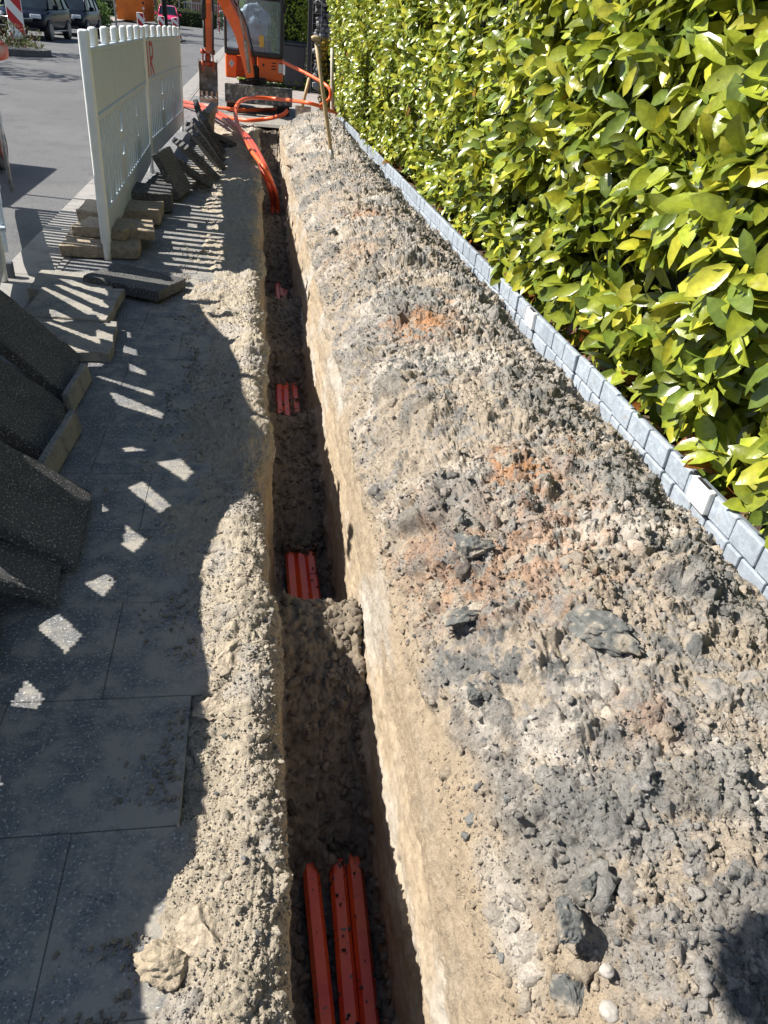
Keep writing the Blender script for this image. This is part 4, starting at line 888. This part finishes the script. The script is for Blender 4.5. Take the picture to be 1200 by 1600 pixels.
b.cyl((c.x, c.y, c.z+.09), .03, .26, 0, 12); b.cyl((c.x, c.y, c.z-.06), .035, .24, 0, 12); b.box((c.x, c.y+.03, c.z-.02), (.10, .08, .16), bev=.02)
M_dro = mat('dusty_red_paint', (.42, .07, .03), .6, noise=(12, .3), mottle=(9, (.36, .24, .18), .5, .65))
b.build('quick_hitch', M_dro, arm)
b = MB(); c = X_(326, 135, 13.2); w = .17
out = [(-.14, .32), (-.20, .10), (-.19, -.06), (-.10, -.18), (.06, -.22), (.20, -.14)]; inn = [(.17, -.115), (.05, -.185), (-.08, -.15), (-.155, -.05), (-.17, .10), (-.11, .32)]
b.prism([(c.y-u, c.z+v) for u, v in out+inn], 0, c.x-w, c.x+w)
for s in (-w, w-.012): b.prism([(c.y-u, c.z+v) for u, v in out+[(.12, .05), (0, .22), (-.02, .36)]], 0, c.x+s, c.x+s+.012)
for i in range(4): b.prism([(c.y-.17, c.z-.13), (c.y-.28, c.z-.04), (c.y-.17, c.z-.10)], 0, c.x-w+.03+i*.09, c.x-w+.07+i*.09)
b.build('bucket', mat('bucket_steel', (.24, .21, .18), .5, metal=.35, noise=(10, .3), mottle=(8, (.42, .40, .38), .52, .62), bump=(40, .4, .004)), ex, bevel=.004)
b = MB(); b.box((.66, .12, 1.62), (.03, .05, .14), bev=.01); b.tube([(.61, .14, 1.6), (.66, .12, 1.62)], .01, 6); b.build('mirror', M_blk, ex)
# ------------------------------------------------------------------ wheelie bin
p_ = at(461, 139, 0); s_ = p_[1]/25.
bn_ = thing('wheelie_bin', (p_[0]-.02, p_[1], 0), 'black wheeled rubbish bin standing in front of the far hedge', 'bin', rz=R(-6))
b = MB(); b.bm.verts.index_update()
for (z, wx, wy) in ((.06, .235, .24), (.95, .29, .33)): pass
A = [b.bm.verts.new((sx_*.235, sy_*.24, .06)) for sx_, sy_ in ((-1, -1), (1, -1), (1, 1), (-1, 1))]; B = [b.bm.verts.new((sx_*.285, sy_*.33, .95)) for sx_, sy_ in ((-1, -1), (1, -1), (1, 1), (-1, 1))]
b.bm.faces.new(A[::-1]); b.bm.faces.new(B)
for k in range(4): b.bm.faces.new((A[k], A[(k+1) % 4], B[(k+1) % 4], B[k]))
M_bin = mat('bin_plastic', (.028, .034, .045), .5, noise=(6, .2)); b.build('bin_body', M_bin, bn_, bevel=.03)
b = MB(); b.box((0, 0, .985), (.62, .72, .06), bev=.025, segs=2); b.box((0, -.05, 1.02), (.5, .5, .04), bev=.02); b.tube([(-.24, .40, .97), (.24, .40, .97)], .02, 8); b.build('lid', M_bin, bn_)
for s in (-.27, .27): b = MB(); b.cyl((s, .24, .10), .10, .05, 0, 20); w_ = b.build('wheel', M_blk, bn_); b = MB(); b.cyl((s*1.03, .24, .10), .045, .045, 0, 14); b.build('hub', M_steel, w_)
b = MB(); b.box((-.245, -.285, .48), (.05, .006, .35), rot=(R(-6), 0, 0)); b.build('sticker', M_palw, bn_)
# ------------------------------------------------------------------ gabion wall and black post
gy = 21.; gx0, gx1 = aty(487, 60, gy)[0], aty(535, 60, gy)[0]+.6
gb = thing('gabion_wall', ((gx0+gx1)/2, gy, 0), 'dark stone-filled gabion wall between two green hedges', 'gabion wall')
Vs, Fs, Cs, o_ = [], [], [], 0
for i in range(950):
    r = random.uniform(.05, .095); v = rock(i, ICO2[0], 1.0)*r; p = np.array([random.uniform(gx0+.1, gx1), gy+random.uniform(-.05, .1), random.uniform(.05, 2.6)])-np.array(gb.location[:])
    Vs.append(v+p); Fs.append(ICO2[1]+o_); o_ += len(v); Cs.append(np.full((len(v), 3), random.choice([.05, .08, .13, .2]))*np.array([1, 1.02, 1.08]))
npmesh('stones', np.concatenate(Vs), np.concatenate(Fs), leaf_mat('gabion_stone', .6, 0, .4), gb, colors=np.concatenate(Cs))
b = MB(); b.box(((gx0+gx1)/2-gb.location.x, .18, 1.3), (gx1-gx0, .2, 2.6)); b.build('core', mat('stone_core', (.02, .02, .022), .9), gb)
b = MB()
for i in range(int((gx1-gx0)/.2)+1): b.tube([(gx0+i*.2-gb.location.x, -.14, 0), (gx0+i*.2-gb.location.x, -.14, 2.6)], .004, 5)
for j in range(13): b.tube([(gx0-gb.location.x, -.14, j*.2+.05), (gx1-gb.location.x, -.14, j*.2+.05)], .004, 5)
b.build('wire_mesh', M_steel, gb)
b = MB(); b.box((gx0-.06, gy-.1, 1.4), (.09, .09, 2.8), bev=.008); tag(b.build('fence_post', M_blk), 'black square post at the left end of the gabion wall', 'post')
wp = thing('wooden_stake', aty(519, 170, 13.1), 'thin weathered pale stake at the far end of the laurel hedge', 'stake')
b = MB(); a_ = Vector(aty(519, 75, 13.1))-wp.location; b.tube([(0, 0, -.3), (0, 0, 0), a_*.5, a_], [.03, .03, .027, .025], 8); b.build('pole', mat('pale_wood', (.5, .46, .38), .8, noise=(20, .2)), wp, smooth=True)
# ------------------------------------------------------------------ hedges and trees
def bush(name, loc, size, label, cat, dens=260, ls=(.05, .09), col=(.10, .16, .03), group=None, core=True, seed=0, m=None):
    r = np.random.default_rng(seed); t = thing(name, loc, label, cat, group); lx, ly, lz = size; area = 2*(lx*lz+ly*lz)+lx*ly; n = int(area*dens)
    q = r.uniform(-1, 1, (n, 3)); ax = r.choice(3, n, p=np.array([ly*lz, lx*lz, lx*ly/2])/(ly*lz+lx*lz+lx*ly/2)); sg = np.where(r.random(n) < .5, -1., 1.); sg[ax == 2] = 1
    q[np.arange(n), ax] = sg; nm_ = np.zeros((n, 3)); nm_[np.arange(n), ax] = sg
    p = q*np.array([lx/2, ly/2, lz/2])+[0, 0, lz/2]; bump_ = fbm(p+seed, 1.6, 3, seed)*.22+fbm(p+seed, 5, 2, seed+1)*.08; p = p+nm_*(bump_-abs(r.normal(size=n))*.1)[:, None]
    cc_ = np.array(col)[None]*r.uniform(.5, 1.5, n)[:, None]*np.array([1, 1, 1])
    l_ = r.uniform(*ls, n); leaf_batch('foliage', p, nm_*.8+r.normal(size=(n, 3))*.6+[0, 0, .3], r.normal(size=(n, 3))+[0, 0, .2], l_, l_*.5, m or M_leaf2, t, cc_)
    if core: b = MB(); b.box((0, 0, lz/2-.05), (lx*.82, ly*.82, lz*.9), bev=.15, segs=2); b.build('shade_core', M_core, t)  # dark box painted as the shade inside the bush
    return t
fy = 21.5; fx0, fx1 = aty(420, 60, fy)[0], aty(486, 60, fy)[0]
bush('clipped_hedge', ((fx0+fx1)/2-.35, fy+.9, .0), (fx1-fx0+.6, 1.6, 3.0), 'bright green clipped hedge behind the bin, left of the gabion', 'hedge', 700, (.05, .085), (.20, .28, .035), seed=2)
bush('shrub', aty(513, 125, 15.2)-np.array([0, 0, .5]), (.3, .4, 1.1), 'small yellow-leaved shrub beside the pale stake', 'shrub', 900, (.04, .07), (.40, .28, .03), seed=3)
def tree(loc, h, cr, label, seed, col=(.045, .075, .018), group='trees along the far side of the street', n=5200, trunk=.16, blossom=None, vr=1.0, ch=.55):
    r = np.random.default_rng(seed); t = thing('street_tree', loc, label, 'tree', group); b = MB(); hc = h*ch
    b.tube([(0, 0, -.1), (.03, .02, hc*.5), (.06, -.04, hc), (.02, .05, h*.85)], [trunk, trunk*.8, trunk*.6, trunk*.12], 10)
    ends = []
    for i in range(11):
        a = r.uniform(0, 6.28); z0_ = hc*r.uniform(.7, 1.25); L_ = cr*r.uniform(.6, .95); e = np.array([math.cos(a)*L_, math.sin(a)*L_, z0_+(h-hc)*r.uniform(.05, .75)])
        m_ = e*np.array([.45, .45, 1])+np.array([0, 0, -(e[2]-z0_)*.35]); b.tube([(.04, 0, z0_), m_, e], [trunk*.4, trunk*.25, trunk*.08], 6); ends += [e, m_]
    b.build('trunk', mat('bark', (.12, .10, .08), .9, noise=(10, .4), bump=(20, 1, .02)) if 'bark' not in bpy.data.materials else bpy.data.materials['bark'], t, smooth=True)
    ends.append(np.array([0, 0, h*.9])); ends = np.array(ends); k = r.integers(0, len(ends), n)
    off = r.normal(size=(n, 3)); off /= np.linalg.norm(off, axis=1, keepdims=True); off *= (r.random(n)**.5)[:, None]*cr*.42*np.array([1, 1, .75*vr]); p = ends[k]+off
    g = fbm(p, 1.3, 3, seed); kp = g > -.22; p = p[kp]; off = off[kp]; n = len(p)
    cc_ = np.array(col)[None]*r.uniform(.45, 1.6, n)[:, None]
    if blossom is not None: cc_ = np.where((r.random(n) < .6)[:, None], np.array(blossom)[None], cc_)
    l_ = r.uniform(.12, .24, n)*(cr/2.4)**.5; leaf_batch('crown', p, off+r.normal(size=(n, 3))*cr*.25, r.normal(size=(n, 3)), l_, l_*.55, M_leaf2, t, cc_); return t
def gp(px, py, y): v = aty(px, py, y); return (float(v[0]), float(v[1]), 0.06)
for i, (px, y, h, cr, lab) in enumerate(((124, 47, 8, 3.0, 'dark-leaved tree behind the second black car'), (150, 58, 9, 3.6, 'tree left of the orange skip with its crown over the shrubs'), (183, 96, 9, 4.2, 'dense dark tree behind the orange skip'), (215, 108, 10, 4.5, 'tall dark tree behind the skip, right one'), (242, 118, 9, 4, 'dark tree behind the pole left of the pink car'))):
    tree(gp(px, 20, y), h, cr, lab, 20+i, n=5200, ch=.34)
# trees out of view on the left throw the soft bands of shade over the road
for i, (x, y, h) in enumerate(((-11.8, 16.5, 7.5), (-12.2, 21.5, 8.0), (-12.5, 27.5, 8.5))): tree((x, y, .06), h, 2.3, ['tree beside the road, left of the picture and nearest', 'tree beside the road, left of the picture, second', 'tree beside the road, left of the picture, third'][i], 40+i, n=2600)
for i, (px, y, h, c, lab) in enumerate(((116, 53, 1.25, (.07, .13, .025), 'low mid-green shrub row left of the orange skip'), (158, 95, 1.5, (.10, .13, .07), 'round greyish shrub next to the skip'), (128, 60, 1.0, (.09, .15, .03), 'fresh green ground shrub behind the second car'), (136, 96, 2.6, (.20, .19, .12), 'pale budding shrub behind the cars'), (274, 100, 2.4, (.22, .24, .10), 'light yellowish shrub beside the green-roofed building'), (276, 92, 1.2, (.16, .10, .05), 'brown hedge behind the pink car'), (296, 84, 1.25, (.04, .065, .02), 'dark clipped hedge row in front of the green building'))):
    v = gp(px, 30, y); bush('shrub', (v[0], v[1], .0), ((3.2, 4, h) if i != 6 else (6, 2.2, h)), lab, 'shrub', 60, (.10, .2), c, seed=60+i)
# ------------------------------------------------------------------ cars
M_cblk = mat('black_car_paint', (.005, .007, .014), .18, spec=.10, noise=(2, .2)); M_cpink = mat('magenta_car_paint', (.62, .03, .12), .2, coat=.5, noise=(2, .1))
M_cgl = mat('car_glass', (.015, .022, .03), .08, spec=.5, noise=(1.5, .4)); M_chr = mat('chrome', (.6, .6, .6), .15, metal=1); M_lamp = mat('lamp_glass', (.55, .58, .6), .1, spec=.8, noise=(30, .3)); M_tail = mat('tail_lamp', (.35, .01, .01), .2)
M_plate = mat('plate_white', (.7, .7, .7), .4)
def car(loc, heading, L, Wd, Hh, label, paint, plate=None, hatch=False, group=None):
    """nose points to -Y in the car's frame"""
    t = thing('parked_car', loc, label, 'car', group, rz=heading); w = Wd/2; bz_ = .30; hb = Hh*.60
    # body shell: stations along the length, cross-sections with shoulders
    st = [(0, .34, .52, .80), (.05, .26, .66, .93), (.14, .24, .74, .97), (.30, .22, .98*hb/ .98*1.0, 1.0), (.45, .22, hb*1.0, 1.0), (.62, .22, hb*1.02, 1.0), (.80, .22, hb*1.05, 1.0), (.93, .24, hb*1.06, .97), (.985, .30, hb*.98, .92), (1, .38, hb*.8, .88)]
    st = [(u, a_, (.60*Hh/1.6*1.6 if False else b_), c_) for u, a_, b_, c_ in st]
    st[0] = (0, .34, hb*.62, .80); st[1] = (.05, .26, hb*.80, .93); st[2] = (.14, .24, hb*.90, .97); st[3] = (.30, .22, hb*.99, 1)
    b = MB(); rings = []
    for u, zb_, zt_, ww in st:
        y = (u-.5)*L; W2 = w*ww; zm = zb_+(zt_-zb_)*.55
        pr = [(-W2*.80, zb_), (-W2*.97, zb_+.10), (-W2, zm), (-W2*.96, zt_-.06), (-W2*.86, zt_), (0, zt_+.03), (W2*.86, zt_), (W2*.96, zt_-.06), (W2, zm), (W2*.97, zb_+.10), (W2*.80, zb_)]
        rings.append([b.bm.verts.new((x, y, z)) for x, z in pr])
    n = 11
    for A, B in zip(rings, rings[1:]):
        for k in range(n): b.bm.faces.new((A[k], A[(k+1) % n], B[(k+1) % n], B[k]))
    b.bm.faces.new(rings[0]); b.bm.faces.new(rings[-1][::-1]); body = b.build('body', paint, t, smooth=True, bevel=0)
    m = body.modifiers.new('s', 'SUBSURF'); m.levels = 1; m.render_levels = 1
    b = MB(); g = [(.27, hb*.98, .86), (.40, Hh*.955, .70), (.52, Hh, .70), (.74, Hh*.985, .70), (.90, Hh*.93, .68), (.975, hb*1.02, .84)]; rings = []
    for u, z, ww in g: y = (u-.5)*L; rings.append((y, z, w*ww))
    Vb = [[b.bm.verts.new((sg*w*.88, y_, hb*.97)) for sg in (-1, 1)] for y_ in [(.27-.5)*L, (.975-.5)*L]]
    # greenhouse: dark glass volume, roof and pillars in paint on top
    tp = [[b.bm.verts.new((-ww, y, z)), b.bm.verts.new((ww, y, z))] for y, z, ww in rings[1:-1]]
    bt = [[b.bm.verts.new((-w*.90, y, hb*.98)), b.bm.verts.new((w*.90, y, hb*.98))] for y, z, ww in rings[1:-1]]
    fr, bk = Vb
    b.bm.faces.new((fr[0], fr[1], tp[0][1], tp[0][0])); b.bm.faces.new((bk[1], bk[0], tp[-1][0], tp[-1][1]))
    for i in range(len(tp)-1):
        b.bm.faces.new((tp[i][0], tp[i][1], tp[i+1][1], tp[i+1][0]))
        for s in (0, 1): b.bm.faces.new((bt[i][s], bt[i+1][s], tp[i+1][s], tp[i][s]))
    for s in (0, 1): b.bm.faces.new((fr[s], bt[0][s], tp[0][s])); b.bm.faces.new((bk[s], tp[-1][s], bt[-1][s]))
    b.build('windows', M_cgl, t)
    b = MB(); prev = None
    for i, (y, z, ww) in enumerate(rings[1:-1]):
        cur = [b.bm.verts.new((-ww-.01, y, z-.02)), b.bm.verts.new((-ww*.9, y, z+.025)), b.bm.verts.new((ww*.9, y, z+.025)), b.bm.verts.new((ww+.01, y, z-.02))]
        if prev:
            for k in range(3): b.bm.faces.new((prev[k], prev[k+1], cur[k+1], cur[k]))
        prev = cur
    for s in (-1, 1):
        P0 = Vector((s*w*.87, (.27-.5)*L, hb*.98)); P1 = Vector((s*(w*.70+.01), (.40-.5)*L, Hh*.955)); b.tube([P0, P1], .035, 6)
        for u in (.56, .76): b.tube([(s*w*.905, (u-.5)*L, hb*.98), (s*(w*.71), (u-.5)*L, Hh*.985)], .03, 6)
        b.tube([(s*w*.86, (.97-.5)*L, hb*1.02), (s*w*.69, (.90-.5)*L, Hh*.93)], .045, 6)
    b.build('roof', paint, t)
    for sx_ in (-1, 1):
        for u in (.19, .79):
            y = (u-.5)*L; b = MB(); b.cyl((sx_*(w-.10), y, .33), .33, .22, 0, 28); wh = b.build('wheel', M_blk, t, bevel=.02)
            b = MB(); b.cyl((sx_*(w-.02), y, .33), .21, .08, 0, 24)
            for k in range(5): a_ = k*2*math.pi/5; b.box((sx_*(w+.022), y+.10*math.cos(a_), .33+.10*math.sin(a_)), (.015, .20, .045), rot=(a_, 0, 0))
            b.build('rim', M_steel, wh)
        b = MB(); b.box((sx_*w*.66, -.5*L+.17, hb*.72), (w*.40, .22, .13), rot=(R(-14), 0, sx_*R(16)), bev=.03, segs=2); b.build('headlight', M_lamp, t)
        b = MB(); b.box((sx_*w*.74, .5*L-.07, hb*.78), (w*.30, .10, .18), bev=.02); b.build('tail_light', M_tail, t)
        b = MB(); b.box((sx_*(w+.09), (.33-.5)*L, hb*1.04), (.20, .14, .15), bev=.04, segs=2); b.build('mirror', paint, t)
        b = MB(); b.box((sx_*w*1.0, 0, .30), (.03, L*.5, .05), bev=.01); b.build('side_trim', M_chr, t)
    b = MB(); b.box((0, -.5*L-.0, hb*.60), (w*1.15, .07, .11), bev=.02); g_ = b.build('grille', M_blk, t); b = MB(); b.tube([(-w*.62, -.5*L-.04, hb*.66), (0, -.5*L-.055, hb*.62), (w*.62, -.5*L-.04, hb*.66)], .018, 8); b.build('chrome_strip', M_chr, g_)
    b = MB(); b.box((0, -.5*L-.045, hb*.42), (.50, .02, .11), bev=.004); pl_ = b.build('number_plate', M_plate, t)
    if plate: text_mesh('plate_lettering', plate, .10, M_blk, pl_, (0, -.5*L-.058, hb*.42), (R(90), 0, 0), .001)
    b = MB(); b.box((0, -.5*L+.02, .34), (w*1.5, .1, .12), bev=.03); b.build('bumper', M_blk, t)
    return t
v = aty(40, 40, 35.2); car((v[0]+.35, v[1], -.01), R(-2), 4.5, 1.86, 1.66, 'first black estate car with a white plate, parked behind the traffic island', M_cblk, 'M 239', group='black cars parked across the road')
v = aty(106, 30, 41.5); car((v[0]+.2, v[1], -.01), R(-1), 4.5, 1.86, 1.66, 'second black car with a round front badge, parked behind the first', M_cblk, group='black cars parked across the road')
v = aty(263, 30, 72); car((v[0], v[1], -.01), R(6), 3.7, 1.65, 1.45, 'bright pink small car beyond the striped beacons', M_cpink)
v = aty(352, 42, 110); car((v[0], v[1], -.01), R(4), 4.3, 1.75, 1.5, 'tiny distant silver car at the end of the road', mat('silver_paint', (.4, .42, .44), .3, coat=.4))
# ------------------------------------------------------------------ orange skip
M_skip = mat('skip_orange', (.60, .15, .012), .6, noise=(2, .15), mottle=(3, (.34, .10, .03), .6, .75))
v = aty(207, 30, 76); sk_ = thing('skip_container', (v[0], v[1]+2, 0), 'orange open-top skip container at the far roadside', 'skip', rz=R(-1))
b = MB(); A = [b.bm.verts.new(p) for p in ((-1.15, -2.6, .15), (1.15, -2.6, .15), (1.15, 2.6, .15), (-1.15, 2.6, .15))]; B = [b.bm.verts.new(p) for p in ((-1.22, -3.0, 1.9), (1.22, -3.0, 1.9), (1.22, 3.0, 1.9), (-1.22, 3.0, 1.9))]
b.bm.faces.new(A[::-1])
for k in range(4): b.bm.faces.new((A[k], A[(k+1) % 4], B[(k+1) % 4], B[k]))
I_ = [b.bm.verts.new((x*.94, y*.96, 1.9)) for x, y in ((-1.22, -3.0), (1.22, -3.0), (1.22, 3.0), (-1.22, 3.0))]; J_ = [b.bm.verts.new((x*.92, y*.92, .25)) for x, y in ((-1.15, -2.6), (1.15, -2.6), (1.15, 2.6), (-1.15, 2.6))]
for k in range(4): b.bm.faces.new((B[k], B[(k+1) % 4], I_[(k+1) % 4], I_[k])); b.bm.faces.new((I_[k], I_[(k+1) % 4], J_[(k+1) % 4], J_[k]))
b.bm.faces.new(J_); b.build('hull', M_skip, sk_)
for i in range(7):
    y = -2.4+i*.8
    for s in (-1, 1): b = MB(); b.box((s*1.235, y, 1.0), (.09, .10, 1.7), bev=.01); b.build('side_rib', M_skip, sk_)
b = MB()
for s in (-1, 1): b.box((s*1.22, 0, 1.92), (.13, 6.1, .12), bev=.02)
for s in (-1, 1): b.box((0, s*3.0, 1.92), (2.5, .13, .12), bev=.02)
b.build('rim_rail', M_skip, sk_)
M_stripe = mat('beacon_white', (.78, .78, .76), .4); 
for k_, s in enumerate((-1, 1)):
    for j in range(4):
        b = MB(); b.box((s*1.10, -2.93, .35+j*.36), (.16, .02, .15), rot=(0, R(30), 0)); o_ = b.build('reflective_stripe', M_blk if j % 2 else M_stripe, sk_)
# ------------------------------------------------------------------ striped traffic beacons
def beacon(px, pyb, y, lean_, label, h=1.0, w=.25, seed=0):
    v = aty(px, pyb, y); t = thing('traffic_beacon', (v[0], v[1], 0.0), label, 'traffic beacon', 'red and white striped beacons along the road', rz=R(-8)); t.rotation_euler[1] = lean_
    b = MB(); b.box((0, 0, .04), (.42, .80, .08), bev=.015); b.build('foot', M_blk, t)
    b = MB(); b.box((0, .012, .12+h/2), (w+.03, .03, h+.03), bev=.01); b.build('board', M_stripe, t)
    b = MB(); n = 4; per = h/2.5
    for i in range(-2, 6):
        z0_ = .12+i*per; sl_ = w*1.0; q = [(-w/2, z0_+sl_), (w/2, z0_), (w/2, z0_+per/2), (-w/2, z0_+per/2+sl_)]
        lo, hi = .125, .12+h
        # clip polygon between lo and hi
        def clip(poly, zc, keep_above):
            out_ = []
            for a_, c_ in zip(poly, poly[1:]+poly[:1]):
                ia, ic = ((a_[1] >= zc) == keep_above), ((c_[1] >= zc) == keep_above)
                if ia: out_.append(a_)
                if ia != ic: t_ = (zc-a_[1])/(c_[1]-a_[1]); out_.append((a_[0]+(c_[0]-a_[0])*t_, zc))
            return out_
        q = clip(q, lo, True); q = clip(q, hi, False) if len(q) > 2 else q
        if len(q) > 2: b.prism(q, 1, -.008, -.0045)
    b.build('red_stripes', mat('beacon_red', (.5, .012, .02), .45) if 'beacon_red' not in bpy.data.materials else bpy.data.materials['beacon_red'], t); return t
beacon(28.5, 60, 31.5, 0, 'tall red and white striped beacon on the planted traffic island', 1.75, .50)
beacon(219.5, 30, 37, 0, 'striped beacon in front of the orange skip', 1.0, .25)
beacon(252, 30, 42, 0, 'striped beacon just left of the black pole', .9, .25)
beacon(280, 34, 44, R(-14), 'tilted striped beacon right of the pink car', .9, .25)
# ------------------------------------------------------------------ traffic island
v = at(40, 88, 0); isl = (v[0]-1.75, v[1])
b = MB(); pts = []
for k in range(28):
    a_ = 2*math.pi*k/28; pts.append((isl[0]+2.3*math.cos(a_)*(1 if math.cos(a_) < 0 else .95), isl[1]+1.5*math.sin(a_)+1.0))
b.prism(pts, 2, -.03, .14); tag(b.build('traffic_island', mat('island_kerb', (.12, .115, .11), .9, noise=(10, .3)), bevel=.02), 'low oval traffic island with a dark kerb and weeds', 'traffic island')
r = np.random.default_rng(5); n = 1900; a_ = r.uniform(0, 6.28, n); q = r.random(n)**.5
p = np.stack([isl[0]+2.0*q*np.cos(a_), isl[1]+1.0+1.2*q*np.sin(a_), .14+r.random(n)**2*.55*(fbm(np.stack([q*np.cos(a_)*2, q*np.sin(a_)*2, q*0], 1), 1.5, 2, 8)*.9+.8)], 1)
cc_ = np.array([[.10, .14, .03], [.17, .16, .06], [.20, .11, .07], [.07, .10, .03]])[r.integers(0, 4, n)]*r.uniform(.6, 1.3, (n, 1))
tag(leaf_batch('island_weeds', p, r.normal(size=(n, 3))+[0, -.4, .4], r.normal(size=(n, 3))*.5+[0, 0, 1], r.uniform(.06, .14, n), r.uniform(.02, .05, n), M_leaf2, cols=cc_), kind='stuff')
# ------------------------------------------------------------------ poles
def pole(px, y, r_, h, label, m, seed=0):
    v = aty(px, 30, y); t = thing('street_pole', (v[0], v[1], 0), label, 'pole'); b = MB(); b.tube([(0, 0, 0), (0, 0, h)], r_, 12); b.build('shaft', m, t, smooth=True); b = MB(); b.cyl((0, 0, .03), r_*2.2, .06, 2, 14); b.build('base_plate', M_steel, t); return t
M_galv = mat('galvanised', (.5, .5, .5), .5, metal=.4, noise=(4, .1))
pole(181, 57, .055, 6, 'thin light grey pole at the left end of the skip', M_galv); pole(258, 60, .16, 7, 'thick black pole beside the pink car', M_blk); pole(254, 72, .06, 6, 'thin grey pole just behind the thick black one', M_galv)
pole(281, 95, .06, 8, 'thin flagpole in front of the green-roofed building, left one', M_galv); pole(300, 96, .06, 8, 'thin flagpole in front of the green-roofed building, right one', M_galv); pole(342, 70, .04, 4, 'thin red and white pole left of the excavator cab', M_red)
# ------------------------------------------------------------------ building with the green roof
v = aty(315, 20, 150); bd = thing('flat_building', (v[0]-9, v[1], 0), 'long low building with a green roof band at the end of the street', 'building', rz=R(-6))
b = MB(); b.box((8, 3, 1.6), (42, 10, 3.2)); b.build('brick_base', mat('far_brick', (.22, .11, .08), .9, noise=(3, .15)), bd)
b = MB(); b.box((8, 3, 3.75), (42.4, 10.3, 1.0)); b.build('white_band', M_palw, bd)
for i in range(15): b = MB(); b.box((-11.4+i*2.75, -2.1, 5.1), (2.35, .1, 1.5)); b.build('window', M_cgl, bd)
b = MB(); b.box((8, 3.1, 5.1), (42, 10, 1.75)); b.build('upper_wall', mat('green_grey_wall', (.10, .17, .14), .7, noise=(2, .1)), bd)
b = MB(); b.box((8, 3, 6.6), (43, 11, 1.2)); b.build('roof', mat('green_roof', (.28, .55, .26), .6, noise=(2, .05)), bd)
# fence and background hedge row at the far end
fn = thing('lattice_fence', tuple(aty(335, 40, 95)*np.array([1, 1, 0])), 'pale lattice fence at the far end of the road', 'fence')
b = MB()
for i in range(26): b.box((-3+i*.24, 0, 1.0), (.05, .05, 2.0))
b.box((0, 0, 1.9), (6.3, .06, .08)); b.box((0, 0, .4), (6.3, .06, .08)); b.build('pales', M_galv, fn)
for i, (px, y, lab) in enumerate(((330, 120, 'far pale tree beyond the lattice fence'), (352, 128, 'far tree just left of the excavator cab'), (400, 60, 'leafy tree seen through the excavator cab'))): tree(gp(px, 20, y), 8, 3.2, lab, 70+i, col=(.16, .18, .10), n=3600, ch=.3)
# ------------------------------------------------------------------ trailer at the left edge (only a wheel and an orange tube end reach into view)
tr_ = thing('site_trailer', (-3.3, 8.0, 0), 'low site trailer at the left edge of which only the black wheel shows', 'trailer', rz=R(0))
wc_ = aty(6, 240, 8.35); wl_ = Vector(wc_)-tr_.location
b = MB(); b.cyl((wl_.x-.085, wl_.y, .20), .205, .16, 0, 30); w_ = b.build('wheel', M_blk, tr_, bevel=.025); b = MB(); b.cyl((wl_.x-.02, wl_.y, .20), .10, .06, 0, 20); b.build('rim', mat('rusty_rim', (.22, .07, .05), .7, noise=(20, .4)), w_)
b = MB(); b.box((-.35, .0, .78), (1.1, 1.9, .75), bev=.04); b.box((-.35, 0, .36), (.9, 1.7, .1)); b.build('body', M_org, tr_)
b = MB(); b.tube([(-.35, -.9, .4), (-.35, -1.9, .45)], .04, 10); b.build('drawbar', M_steel, tr_)
lm = thing('orange_tube_end', tuple(Vector(aty(1, 79, 7.4))), 'reddish-brown round tube end at the upper left picture edge', 'tube end')
b = MB(); b.tube([(-.16, 0, 0), (-.02, 0, 0), (.045, 0, .0)], [.07, .075, .055], 16); b.build('housing', M_dro, lm, smooth=True)
b = MB(); b.tube([(-.10, 0, -.05), (-.10, .0, -lm.location.z)], .018, 8); b.build('stand', M_steel, lm)
